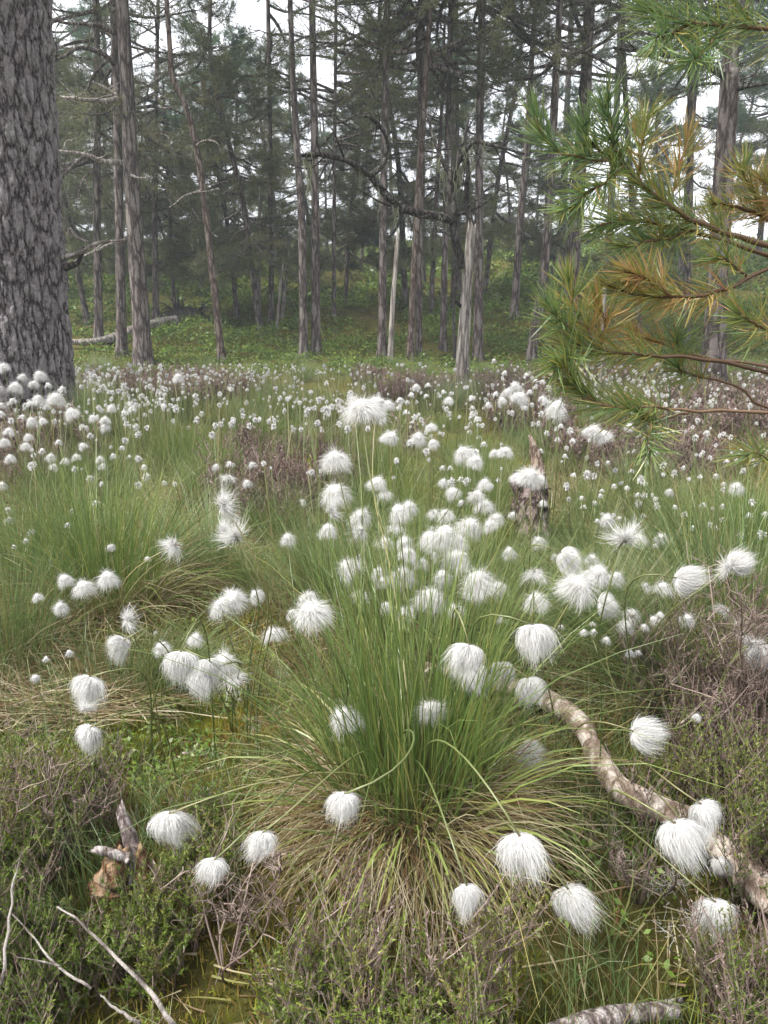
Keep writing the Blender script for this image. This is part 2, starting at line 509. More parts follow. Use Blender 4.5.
def crown_mesh(axis, h0, Ht, Lmax, nb, seed, droop=0.0, needles=14, nL=.085, nw=.006, low=0.35, lichen=0.3, dense=1.0, shape='pine', skip=0.0, face=None, rtrunk=.1):
    """axis(h) -> point on the trunk relative to its base. One mesh: boughs, needle tufts, hanging lichen"""
    g = np.random.default_rng(seed)
    mb = MB()
    tp, td, tr, tl = [], [], [], []
    lp = []
    H = h0 + (Ht - h0) * np.sort(g.random(nb)) ** .95
    for h in H:
        u = (h - h0) / (Ht - h0)
        az = g.random() * 2 * math.pi
        if face is not None and g.random() < face[1]:
            az = face[0] + g.normal(0, .6)
        prof = (0.55 + .6 * u) if u < .5 else (0.85 * (1 - ((u - .5) / .55) ** 2) + .15)
        if shape == 'bush':
            prof = 1.0 - .75 * u
        L = Lmax * prof * (.65 + .6 * g.random())
        if L < .25:
            L = .25
        el = -.25 - droop + .95 * u + g.normal(0, .16)
        S = 9
        s = np.linspace(0, 1, S)
        e = el + (.35 - .5 * droop) * (s - .3) + .22 * np.sin(s * 5 + g.random() * 6)
        a = az + .35 * np.sin(s * 4 + g.random() * 6) + g.normal(0, .1)
        step = np.stack([np.cos(a) * np.cos(e), np.sin(a) * np.cos(e), np.sin(e)], -1) * (L / (S - 1))
        p = axis(h) + np.concatenate([np.zeros((1, 3)), np.cumsum(step[:-1], 0)])
        br = max(.010, .020 * L ** .8 * (1.15 - .5 * u)) * (1 - .85 * s)
        tubes(mb, p, br + .003, k=5, m=0, r=g.random())
        bare = g.random() < skip
        hue = np.clip(.45 + .22 * g.normal(), .05, .95)
        s0 = .22 + .25 * g.random()
        ntw = int((5 + L * 4.2) * dense)
        for q in range(ntw):
            f = s0 + (1 - s0) * (q + g.random()) / ntw
            i = min(int(f * (S - 1)), S - 2); ft = f * (S - 1) - i
            o = p[i] * (1 - ft) + p[i + 1] * ft
            bd = unit(p[i + 1] - p[i])
            sd = unit(np.cross(bd, [0, 0, 1])) * (1 if g.random() < .5 else -1)
            d = unit(bd * (.3 + .7 * g.random()) + sd * (.35 + .7 * g.random()) + np.array([0, 0, .35 * g.normal() - droop * .5]))
            tl_ = L * (.16 + .20 * g.random()) * (1.15 - .5 * f) + .12
            m = 5
            ss = np.linspace(0, 1, m)[:, None]
            tw = o + d * tl_ * ss + np.array([0, 0, 1.0]) * (.18 - .5 * droop) * tl_ * ss ** 2 + .02 * g.normal(0, 1, (m, 3)) * ss
            tubes(mb, tw, np.linspace(.008, .003, m), k=3, m=0, cap=False)
            if not bare:
                nt_ = max(2, int(tl_ * 11 * dense))
                fs = .25 + .78 * g.random(nt_)
                tp.append(o + d * tl_ * fs[:, None] + np.array([0, 0, 1.0]) * (.18 - .5 * droop) * tl_ * fs[:, None] ** 2 + g.normal(0, .045, (nt_, 3)))
                td.append(np.repeat(d[None], nt_, 0) + np.array([0, 0, .35 - .6 * droop]))
                tr.append(np.full(nt_, hue)); tl.append(np.full(nt_, u < low))
            if g.random() < lichen * (1.2 - u):
                lp.append(tw[2])
    if tp:
        tp = np.concatenate(tp); td = np.concatenate(td); tr = np.concatenate(tr); tl = np.concatenate(tl)
        for flag, mi in ((False, 1), (True, 2)):
            k = tl == flag
            if k.any():
                tufts(mb, tp[k], td[k], nL, needles, nw, mi, tr[k])
    if lp:
        lp = np.repeat(np.array(lp), 6, 0)
        N = len(lp); S = 5
        ln = .06 + .22 * g.random(N) ** 2
        s = np.linspace(0, 1, S)
        path = lp[:, None, :] + g.normal(0, .035, (N, 1, 3)) + np.stack([.02 * g.normal(0, 1, (N, S)), .02 * g.normal(0, 1, (N, S)), -ln[:, None] * s[None]], -1)
        ribbons(mb, path, unit(g.normal(0, 1, (N, 3)) * [1, 1, 0]), .010 * (1 - .7 * s)[None] * np.ones((N, 1)), m=3, r=g.random(N))
    return mb


CROWN_M = ['bark', 'needle', 'needle_low', 'lichen']


def px_line(pts, Y):
    return np.array([PY(x, y, Y) for x, y in pts])


def pine(label, base, pts, w, crown=None, mat='bark', k=14, dead=(), Ht=None, name='pine_tree', group=None, broken=False, top_r=.45, Y=None, rough=.06):
    """base: pixel of the foot; pts: pixels up the trunk in the same upright plane; w: width in pixels at the foot"""
    b = hit(*base) if Y is None else None
    if Y is None:
        Y = b[1]
    else:
        b = PY(base[0], base[1], Y); b[2] = height(b[0], b[1])
    path = [b] + [PY(x, y, Y) for x, y in pts]
    r0 = w / F * Y / 2 * .82
    if not broken:
        top = path[-1]; d = unit(path[-1] - path[-2])
        Ht = Ht or 10.0
        d = unit(d * [.6, .6, 1])
        rem = b[2] + Ht - top[2]
        if rem > .5:
            path.append(top + d * rem / d[2])
    path = np.array(path)
    t = thing(name, label, 'tree', b, group)
    me, base3, cp, rad = trunk_mesh(path, r0, r0 * (top_r if not broken else .62), M[mat], k=k, n=46, top_jag=.06 if broken else 0, rough=rough)
    link('trunk', me, t)
    if crown:
        rel = cp[1:] - base3
        hh = rel[:, 2]

        def axis(h):
            return np.array([np.interp(h, hh, rel[:, 0]), np.interp(h, hh, rel[:, 1]), h])
        kw = dict(crown)
        mb = crown_mesh(axis, kw.pop('h0'), hh[-1] * 1.0, kw.pop('L'), kw.pop('nb'), kw.pop('seed'), **kw)
        link('crown', mb.mesh('crown', [M[c] for c in CROWN_M], smooth=False), t)
    for dd in dead:
        pth = smooth_path([PY(x, y, Y - dy) for x, y, dy in dd[0]], 14)
        pth = pth + .012 * np.stack([noise(pth[:, 2] * 9, pth[:, 0] * 9, i * 5.) for i in range(3)], -1)
        L = dd[1] / F * Y / 2
        mb = MB(); tubes(mb, pth - b, np.linspace(L, L * .35, 14), k=7)
        # side twigs
        for q in range(dd[3] if len(dd) > 3 else 4):
            i = rng.integers(4, 13)
            d = unit(pth[i] - pth[i - 1] + rng.normal(0, .8, 3))
            ln = .12 + .35 * rng.random()
            tp = smooth_path([pth[i] - b, pth[i] - b + d * ln * .5, pth[i] - b + d * ln + rng.normal(0, .06, 3)], 6)
            tubes(mb, tp, np.linspace(L * .35, L * .1, 6), k=4)
        o = link('dead_branch', mb.mesh('dead_branch', [M[dd[2]]]), t)
    return t, Y, b


C = lambda seed, h0=5.0, L=2.6, nb=46, **k: dict(seed=seed, h0=h0, L=L, nb=nb, **k)

# the thick old trunk standing close by
def old_trunk():
    Y = 5.3
    b = PY(5, 440, Y); b[2] = height(b[0], b[1]) - .02
    path = np.array([b, PY(7, 330, Y), PY(1, 150, Y), PY(-7, -20, Y), PY(-12, -260, Y)])
    path = np.vstack([path, path[-1] + [-.3, .1, 8]])
    t = thing('pine_tree', 'massive old pine trunk with plated grey lichen-spotted bark, the thickest here', 'tree', b)
    n, k = 900, 260
    p = smooth_path(path, 60)
    zc = np.concatenate([np.linspace(p[0, 2] - .3, 4.2, 640), np.linspace(4.25, p[-1, 2], 60)])
    c = np.stack([np.interp(zc, p[:, 2], p[:, 0]), np.interp(zc, p[:, 2], p[:, 1]), zc], -1)
    hz = zc - p[0, 2]
    rad = np.interp(hz, [-.3, 0, .25, .8, 2, 4, 14], [.64, .56, .445, .38, .342, .325, .12])
    mb = MB(); V = tubes(mb, c, rad, k=k)[0]
    d = V - c[:, None]
    f = 1 + .035 * fbm(V[..., 0] * 3, V[..., 1] * 3, V[..., 2] * 1.2, 3)
    th = np.arange(k) / k * 2 * math.pi
    f += (.12 * np.exp(-np.clip(hz, 0, 9) / .35))[:, None] * np.cos(th * 5 + 1)[None]
    mb.v[0] = (c[:, None] + d * f[..., None]).reshape(-1, 3)
    link('trunk', mb.mesh('trunk', [M['bark_big']], origin=b), t)
    # broken stub at the side, then a crown far above the picture
    for pts, r0, nm in (([(62, 258), (82, 252), (97, 243), (126, 240)], .022, 'greywood'), ([(64, 268), (78, 262), (84, 247)], .026, 'dark_limb')):
        pp = smooth_path([PY(x, y, Y - .02) for x, y in pts], 12)
        mb = MB(); tubes(mb, pp - b, np.linspace(r0, r0 * .3, 12), k=7)
        link('dead_branch', mb.mesh('dead_branch', [M['snag_thin' if nm == 'greywood' else 'dark_limb']]), t)
    rel = c - b

    def axis(h):
        return np.array([np.interp(h, rel[:, 2], rel[:, 0]), np.interp(h, rel[:, 2], rel[:, 1]), h])
    mb = crown_mesh(axis, 5.2, 12.5, 2.6, 30, 3)
    link('crown', mb.mesh('crown', [M[q] for q in CROWN_M], smooth=False), t)


old_trunk()

TREES = [
    # label, foot px, trunk px, width, crown, extra
    ('straight grey pine with several bare side branches beside the thick old trunk', (144, 368), [(133, 200), (122, 0)], 21, C(21, 6.6, 2.4, 40),
     dict(dead=[([(121, 163, .1), (100, 160, .3), (78, 153, .5), (58, 151, .6)], 5.5, 'snag_thin', 3),
                ([(118, 99, .1), (98, 101, .3), (76, 99, .5), (60, 96, .5)], 5, 'snag_thin', 5), ([(117, 96, .1), (104, 88, .1), (92, 82, .2)], 3.5, 'snag_thin', 2),
                ([(116, 64, 0), (98, 52, .2), (78, 48, .4), (62, 58, .6), (52, 62, .8)], 5, 'bark', 6), ([(115, 33, 0), (95, 25, .2), (70, 24, .3), (52, 18, .5)], 4.5, 'bark', 6),
                ([(125, 240, .1), (106, 246, .4), (88, 254, .7), (74, 261, .9)], 3, 'snag_thin', 4), ([(132, 175, .1), (140, 178, .2), (152, 176, .3)], 2.5, 'snag_thin', 1)])),
    ('slim dark pine close behind the straight grey pine', (122, 355), [(119, 200), (113, 0)], 12, C(22, 3.4, 2.0, 44, droop=.25, lichen=.6, low=.6), {}),
    ('thin leaning pine with reddish upper stem and crooked top', (222, 362), [(214, 285), (206, 215), (197, 150), (185, 105), (172, 75), (168, 20)], 9, C(23, 4.9, 1.4, 16), dict(mat='bark_red', top_r=.5,
     dead=[([(196, 146, 0), (205, 140, .2), (217, 143, .3), (220, 152, .3)], 2.2, 'snag_thin', 2), ([(203, 190, 0), (185, 196, .3), (170, 208, .5)], 2.2, 'snag_thin', 3)])),
    ('dark pine with a kinked stem, one of the touching pair', (304, 358), [(303, 280), (301, 205), (297, 150), (294, 95), (290, 0)], 10.5, C(24, 5.2, 2.0, 20, needles=14), {}),
    ('straight paler pine, companion of the kinked stem', (316, 354), [(315, 180), (312, 0)], 11, C(25, 5.4, 1.8, 20), {}),
    ('dark upright pine between the touching pair and the thin broken snag', (382, 358), [(384, 180), (387, 0)], 10.5, C(26, 4.2, 2.7, 60, needles=18, dense=1.15, lichen=.1), {}),
    ('pine with orange-grey stem, close beside its thinner twin', (410, 361), [(418, 200), (425, 90), (430, 0)], 9, C(27, 4.0, 2.6, 60, needles=18, dense=1.15, lichen=.1), dict(mat='bark_red')),
    ('thinner twin stem standing against the orange-grey pine', (419, 357), [(420, 230), (421, 60), (420, 0)], 8, C(28, 4.6, 2.2, 40), {}),
    ('plain dark pine just behind the bleached snag', (443, 350), [(446, 200), (451, 0)], 8.5, C(29, 4.0, 2.4, 50, needles=18), {}),
    ('stout straight pine just behind the bleached snag, towards the young pine', (478, 362), [(479, 200), (482, 0)], 12, C(30, 4.3, 2.7, 56, needles=18, dense=1.1), {}),
    ('pine leaning gently towards the young pine sprigs', (530, 363), [(544, 270), (553, 130), (560, 0)], 12, C(31, 3.8, 2.3, 46, lichen=.6, low=.7), {}),
    ('slight pine leaning out above the hill crest', (514, 318), [(519, 235), (526, 150), (533, 40)], 9, C(32, 4.6, 2.6, 46, lichen=.6), {}),
    ('dark heavy pine partly hidden by the tip of the young pine', (566, 346), [(574, 240), (584, 110), (590, 0)], 19, C(33, 5.0, 3.0, 52, lichen=.5),
     dict(dead=[([(580, 62, 0), (560, 52, .3), (540, 45, .6), (524, 34, .9), (512, 20, 1.2)], 4.5, 'dark_limb', 8), ([(585, 40, .1), (577, 20, .3), (568, -6, .6)], 5, 'dark_limb', 3)])),
    ('large rough pine trunk rising behind the young pine\'s brown needles', (712, 394), [(719, 250), (730, 80), (736, 0)], 27, C(34, 4.6, 2.6, 46, lichen=.6, low=.6),
     dict(dead=[([(722, 75, 0), (700, 62, .3), (672, 56, .5), (640, 52, .8), (615, 48, 1.)], 6, 'dark_limb', 7), ([(733, 90, 0), (748, 86, .2), (775, 82, .4)], 5, 'dark_limb', 4)])),
    ('narrow pine glimpsed between the big rough trunk and the young pine', (686, 352), [(690, 180), (692, 0)], 9, C(35, 4.0, 2.2, 44, lichen=.5), {}),
    ('slender pine at the fringe of the young pine\'s lower sprays', (640, 350), [(632, 200), (622, 0)], 8, C(36, 4.4, 2.3, 44, lichen=.5), {}),
    ('distant pine with a fork of foliage between old trunk and grey pine', (99, 341), [(97, 200), (96, 0)], 10, C(37, 2.6, 2.3, 54, droop=.3, lichen=.8, low=.7), {}),
    ('small pine draped in beard lichen behind the reddish leaning pine', (156, 322), [(155, 200), (158, 0)], 8, C(38, 1.9, 2.1, 46, droop=.35, lichen=1.0, low=.8), dict(Ht=6.0)),
    ('grey pine at the hill foot, foremost of the thin cluster', (271, 328), [(271, 220), (268, 0)], 7, C(39, 3.2, 2.2, 38, droop=.1, lichen=.5, low=.5), {}),
    ('short dark pine on the hillside between the pair and the dark upright pine', (334, 316), [(334, 230), (336, 0)], 5.5, C(40, 2.6, 2.0, 40, droop=.1, low=.6), dict(Ht=6.5)),
]
FRONT = []
for lab, base, pts, w_, cr_, ex in TREES:
    FRONT.append(pine(lab, base, pts, w_, cr_, **ex))

# broken and bleached stems without crowns
pine('thin broken snag with flaking pale bark beside the dark upright pine', (390, 363), [(393, 300), (398, 236)], 7, None, 'snag_thin', broken=True, name='dead_tree')
pine('whitish slim dead stem in the thin cluster on the hill foot', (282, 324), [(286, 280), (289, 235)], 4.5, None, 'snag', broken=True, name='dead_tree')
pine('grey leaning dead pole crossing the thin cluster on the hill foot', (277, 328), [(281, 280), (284, 262)], 3.5, None, 'snag_thin', broken=True, name='dead_tree')
pine('tall dead pole with a pale peeled top at the thin cluster', (259, 322), [(259, 260), (260, 195)], 5, None, 'snag_thin', broken=True, name='dead_tree')
pine('short pale snag half hidden below the young pine sprays', (602, 388), [(603, 340), (604, 292)], 10, None, 'snag', broken=True, name='dead_tree')
pine('pencil-thin dead stem next to the bleached snag\'s foot', (455, 364), [(454, 320), (455, 268)], 4, None, 'dark_limb', broken=True, name='dead_tree')


def snag():
    b = hit(462, 396); Y = b[1]
    t = thing('dead_tree', 'bleached bare snag with dark crooked limbs standing at the bog\'s edge', 'tree', b)
    me, base3, cp, rad = trunk_mesh([b] + [PY(x, y, Y) for x, y in ((463, 350), (466, 300), (469, 255), (472, 226))], 13.5 / F * Y / 2, 8 / F * Y / 2, M['snag'], k=22, n=80, flare=.25, rough=.10, top_jag=.04)
    link('trunk', me, t)

    def limb(pts, w0, w1, nm='dark_limb', twigs=0, ch='limb', hang=0):
        n_ = 26
        p = smooth_path([PY(x, y, Y + dy) for x, y, dy in pts], n_)
        p = p + .018 * np.stack([noise(p[:, 0] * 6 + i * 9, p[:, 2] * 6, i * 5.) for i in range(3)], -1)
        r_ = np.linspace(w0, w1, n_) / F * Y / 2 * (1 + .18 * noise(np.arange(n_) * .7, p[:, 0] * 3))
        mb = MB(); tubes(mb, p - b, r_, k=9)
        for q in range(twigs):
            i = rng.integers(6, n_ - 1)
            d = unit(unit(p[i] - p[i - 1]) + rng.normal(0, .8, 3)); ln = .15 + .4 * rng.random()
            tp = smooth_path([p[i] - b, p[i] - b + d * ln * .5 + rng.normal(0, .03, 3), p[i] - b + d * ln + rng.normal(0, .08, 3)], 7)
            tubes(mb, tp, np.linspace(r_[i] * .4, .003, 7), k=4)
        o = link(ch, mb.mesh(ch, [M[nm], M['lichen']]), t)
        for i in rng.integers(3, n_ - 2, (hang, 1)):
            lp = np.repeat(p[i] - b, 7, 0); N = len(lp); s = np.linspace(0, 1, 6)
            ln = .08 + .3 * rng.random(N) ** 1.5
            path = lp[:, None] + rng.normal(0, .02, (N, 1, 3)) + np.stack([.012 * rng.normal(0, 1, (N, 6)), .012 * rng.normal(0, 1, (N, 6)), -ln[:, None] * s], -1)
            mb = MB(); ribbons(mb, path, unit(rng.normal(0, 1, (N, 3)) * [1, 1, 0]), .012 * (1 - .6 * s)[None] * np.ones((N, 1)))
            link('beard_lichen', mb.mesh('beard_lichen', [M['lichen']]), o)
    limb([(464, 268, 0), (458, 245, .02), (452, 215, .03), (450, 185, .02), (456, 166, 0)], 9, 7, twigs=2)
    limb([(453, 222, .02), (438, 216, -.1), (416, 212, -.2), (395, 203, -.3), (378, 186, -.35), (370, 174, -.4)], 8, 6.2, twigs=3, hang=6)
    limb([(371, 175, -.4), (352, 164, -.5), (330, 158, -.6), (312, 154, -.7), (300, 155, -.75)], 5.5, 3, twigs=5, hang=3)
    limb([(371, 175, -.4), (381, 165, -.4), (386, 150, -.45), (384, 132, -.5), (374, 120, -.55), (364, 117, -.6)], 5, 2.5, twigs=2)
    limb([(455, 170, 0), (463, 155, -.1), (475, 142, -.2), (490, 146, -.3), (524, 153, -.5)], 5, 2, twigs=6, hang=4)
    limb([(452, 175, 0), (440, 158, .1), (434, 138, .15), (425, 110, .2)], 5, 2, twigs=4, hang=4)
    limb([(458, 165, 0), (463, 140, .05), (470, 118, .1)], 4.5, 2, twigs=4, hang=3)
    limb([(470, 240, .02), (468, 200, .03), (466, 150, .05)], 7, 4, twigs=2)
    limb([(461, 305, -.02), (456, 300, -.1), (452, 306, -.12)], 3.5, 2.5, twigs=0)


snag()

# ------------------------------------------------------------------ the further wood: single trees sharing a few crowns
def make_back():
    protos = []
    specs = [dict(h0=2.0, L=2.4, nb=62, droop=.2, low=.40, lichen=.4, needles=20, nL=.12, nw=.009, dense=1.15), dict(h0=2.9, L=2.7, nb=54, droop=.1, low=.25, lichen=.2, needles=13, nL=.12, nw=.011, dense=1.15),
             dict(h0=2.0, L=1.9, nb=62, droop=.15, low=.6, lichen=.6, shape='bush', needles=20, nL=.12, nw=.009, dense=1.15), dict(h0=3.6, L=2.8, nb=48, low=.1, lichen=.2, needles=13, nL=.12, nw=.011)]
    for i, sp in enumerate(specs):
        sp = dict(sp)
        bend = rng.normal(0, .25, 2)
        Ht = 9.5 + 1.0 * i if sp.get('shape') != 'bush' else 7.5
        path = np.array([[0, 0, 0], [bend[0] * .3, bend[1] * .3, Ht * .4], [bend[0], bend[1], Ht * .75], [bend[0] * .8, bend[1] * .8, Ht]])
        me, b3, cp, rad = trunk_mesh(path, .115 if Ht > 9 else .075, .035, M['bark'], k=9, n=30, rough=.05)
        rel = cp[1:]

        def axis(h, rel=rel):
            return np.array([np.interp(h, rel[:, 2], rel[:, 0]), np.interp(h, rel[:, 2], rel[:, 1]), h])
        mb = crown_mesh(axis, sp.pop('h0'), Ht, sp.pop('L'), sp.pop('nb'), 90 + i, **sp)
        protos.append((me, mb.mesh('crown', [M[q] for q in CROWN_M], smooth=False)))
    spots = []
    # hand-set ones fill the leafy middle storey; (px, distance, crown kind, scale)
    for px, Y, kd, sc in [(75, 19, 2, .9), (178, 16, 2, .62), (240, 16.5, 2, .75), (262, 15, 2, .8), (205, 25, 2, .75), (120, 24, 2, 1.0), (92, 15.5, 2, .85), (90, 33, 2, 1.2), (150, 30, 2, .8), (20, 30, 2, 1.2),
                          (285, 20, 2, .8), (346, 17, 2, .62), (330, 27, 2, .7), (405, 17, 2, 1.0), (392, 30, 2, 1.1), (420, 20, 3, 1.0), (455, 18, 3, 1.0), (468, 31, 2, .9),
                          (505, 27, 2, .7), (556, 24, 3, 1.0), (530, 33, 2, .7), (600, 25, 3, 1.0), (620, 32, 2, .8), (672, 22, 1, .9), (700, 31, 2, .9), (745, 26, 0, .9), (768, 20, 1, 1.0),
                          (228, 31, 2, .9), (270, 36, 2, 1.0), (180, 36, 2, .8), (205, 19, 2, .60), (150, 21, 2, .65), (318, 21, 2, .7), (362, 25, 2, .7), (240, 23, 2, .85), (430, 16, 2, .8), (482, 19, 2, .85), (515, 23, 2, .62), (75, 24, 0, 1.0), (545, 19, 2, .6), (655, 20, 2, .7), (-40, 18, 0, 1.0), (-120, 22, 1, 1.0), (830, 18, 1, 1.0), (900, 24, 0, 1.0)]:
        spots.append((px, Y, kd, sc))
    for px, Y, kd, sc in spots:
        x = (px - 384) / F * Y * math.cos(PITCH) * 1.02
        me, cm = protos[kd]
        t = thing('pine_tree', 'slim pine standing back in the wood behind the front row of trunks' if Y < 29 else 'faint far pine near the hill crest behind all other trunks', 'tree', (x, Y, float(height(x, Y)) - .05),
                  'pines standing back in the wood' if Y < 29 else 'far pines near the hill crest')
        t.rotation_euler = (rng.normal(0, .025), rng.normal(0, .025), rng.random() * 6.28)
        s_ = sc * (.93 + .14 * rng.random()); t.scale = (s_, s_, s_)
        link('trunk', me, t); link('crown', cm, t)


make_back()

# ------------------------------------------------------------------ hill cover, fallen logs
def leaf_clumps(N, xy, z, size, nl, m, mats, name, kind_label=None, hmax=.25):
    """low leafy cover: small leaves on unseen stems, gathered in clumps"""
    mb = MB()
    c = np.stack([xy[:, 0], xy[:, 1], z], -1)
    pos = np.repeat(c, nl, 0) + rng.normal(0, 1, (N * nl, 3)) * np.repeat(size, nl)[:, None] * [1.0, 1.0, .0]
    pos[:, 2] += np.abs(rng.random(N * nl)) * np.repeat(size, nl) * 1.3
    nrm = unit(rng.normal(0, .55, (N * nl, 3)) + [0, -.1, .8])
    a = unit(np.cross(nrm, rng.normal(0, 1, nrm.shape))); b_ = np.cross(nrm, a)
    ls = (np.repeat(size, nl) * .28 * (.6 + .8 * rng.random(N * nl)))[:, None]
    V = np.stack([pos - a * ls, pos - b_ * ls * .55, pos + a * ls, pos + b_ * ls * .55], 1)
    rr = np.repeat(np.clip(np.repeat(rng.random(N), nl) * .7 + .3 * rng.random(N * nl), 0, 1), 4)
    mb.add(V, Q=np.arange(N * nl * 4).reshape(-1, 4), m=m, r=rr)
    o = link(name, mb.mesh(name, mats, smooth=False)); tag(o, kind='stuff')
    return o


def hill_cover():
    N = 20000
    y = 10.4 + 30 * rng.random(N) ** 1.6
    x = (rng.random(N) - .5) * 1.7 * y
    keep = fbm(x * .55, y * .4, 0, 2) > -.45
    x, y = x[keep], y[keep]
    z = height(x, y)
    size = (.055 + .012 * (y - 10)) * (.7 + .6 * rng.random(len(x)))
    size = np.minimum(size, .22)
    o = leaf_clumps(len(x), np.stack([x, y], -1), z, size, 16, 0, [M['hill_leaf']], 'blaeberry_undergrowth')
    o['label'] = 'low green blaeberry cover over the slope under the pines'


hill_cover()


def log(name, label, cat, pts, w0, w1, mat, lift=.0, Y=None, k=12, n=40, rough=.12, jag=.02, extra=(), seed=0):
    P3 = []
    for (x, y) in pts:
        p = hit(x, y) if Y is None else PY(x, y, Y)
        P3.append(p + [0, 0, lift])
    P3 = np.array(P3)
    p = smooth_path(P3, n)
    dist = np.linalg.norm(p[:, :2], axis=1)
    rad = np.linspace(w0, w1, n) / F * np.linalg.norm(p - CAM, axis=1) / 2
    b = p[0].copy()
    t = thing(name, label, cat, b)
    mb = MB(); V = tubes(mb, p, rad, k=k)[0]
    c = p[:, None]; d = V - c
    f = 1 + rough * fbm(V[..., 0] * 14 + seed, V[..., 1] * 14, V[..., 2] * 14, 3)
    V2 = c + d * f[..., None]
    tan = unit(p[-1] - p[-2]); V2[-1] += tan * rng.normal(0, jag, (k, 1)); V2[0] += unit(p[0] - p[1]) * rng.normal(0, jag, (k, 1))
    mb.v[0] = (V2).reshape(-1, 3)
    link('trunk' if name == 'fallen_tree' else 'wood', mb.mesh('wood', [M[mat]], origin=b), t)
    for pts2, a0, a1, nm, mt in extra:
        q = smooth_path([PY(x, y, Y2) for x, y, Y2 in pts2], 16)
        q = q + .01 * np.stack([noise(q[:, 0] * 20 + i * 7, q[:, 1] * 20, i * 3.) for i in range(3)], -1)
        rr_ = np.linspace(a0, a1, 16) / F * np.linalg.norm(q - CAM, axis=1) / 2
        m2 = MB(); V = tubes(m2, q, rr_, k=8)[0]
        V = V + (V - q[:, None]) * (.18 * noise(V[..., 0] * 40, V[..., 1] * 40, V[..., 2] * 40))[..., None]
        m2.v[0] = V.reshape(-1, 3) - b
        link(nm, m2.mesh(nm, [M[mt]]), t)
    return t


log('fallen_tree', 'pale fallen log lying behind the straight grey pine\'s foot', 'log', [(70, 350), (100, 349), (122, 343)], 5, 9, 'snag', lift=.12,
    extra=[([(82, 346, 12.3), (95, 341, 12.4), (108, 340, 12.6), (118, 342, 12.8)], 2.2, 1.8, 'dead_branch', 'snag')])
log('fallen_tree', 'short grey log end rising from blaeberry right behind the grey pine', 'log', [(130, 340), (152, 333), (176, 328)], 9, 10, 'snag_thin', lift=.14)


def root_plate():
    b = hit(188, 322)
    t = thing('uprooted_stump', 'black upturned root mass on the slope near the leaning reddish pine', 'stump', b)
    g = np.random.default_rng(4)
    mb = MB()
    th = np.linspace(0, 2 * math.pi, 24, endpoint=False); ph = np.linspace(.05, math.pi / 2 + .3, 10)
    V = np.stack([np.outer(np.sin(ph), np.cos(th)) * .46, np.outer(np.sin(ph), np.sin(th)) * .25, np.outer(np.cos(ph), np.ones(24)) * .30], -1)
    V *= (1 + .35 * fbm(V[..., 0] * 5, V[..., 1] * 5, V[..., 2] * 5, 3))[..., None]
    idx = np.arange(240).reshape(10, 24); nx = np.roll(idx, -1, 1)
    mb.add(V, Q=np.stack([idx[:-1], idx[1:], nx[1:], nx[:-1]], -1).reshape(-1, 4))
    link('root_mass', mb.mesh('root_mass', [M['dark_limb']]), t)
    for q in range(16):
        a = g.random() * 6.28; d = np.array([math.cos(a) * .9, math.sin(a) * .4, .4 + .5 * g.random()])
        m2 = MB(); p = smooth_path([d * .2, d * .45, d * .6 + g.normal(0, .1, 3)], 8)
        tubes(m2, p, np.linspace(.03, .006, 8), k=5)
        link('root', m2.mesh('root', [M['dark_limb']]), t)


root_plate()


def haze():
    mb = MB()
    x0, x1, y0, y1, z0, z1 = -270, 270, -270, 270, -6, 26
    V = [(x0, y0, z0), (x1, y0, z0), (x1, y1, z0), (x0, y1, z0), (x0, y0, z1), (x1, y0, z1), (x1, y1, z1), (x0, y1, z1)]
    mb.add(V, Q=[(0, 3, 2, 1), (4, 5, 6, 7), (0, 1, 5, 4), (1, 2, 6, 5), (2, 3, 7, 6), (3, 0, 4, 7)])
    m = bpy.data.materials.new('haze'); m.use_nodes = True; m.node_tree.nodes.clear()
    o_ = m.node_tree.nodes.new('ShaderNodeOutputMaterial'); pv = m.node_tree.nodes.new('ShaderNodeVolumePrincipled')
    pv.inputs['Density'].default_value = HAZE; pv.inputs['Color'].default_value = (.84, .91, 1.0, 1)
    m.node_tree.links.new(pv.outputs[0], o_.inputs['Volume'])
    o = link('haze', mb.mesh('haze', [m], smooth=False)); tag(o, kind='stuff'); o['label'] = 'thin moist haze between the trees'


HAZE = 0.0028
haze()
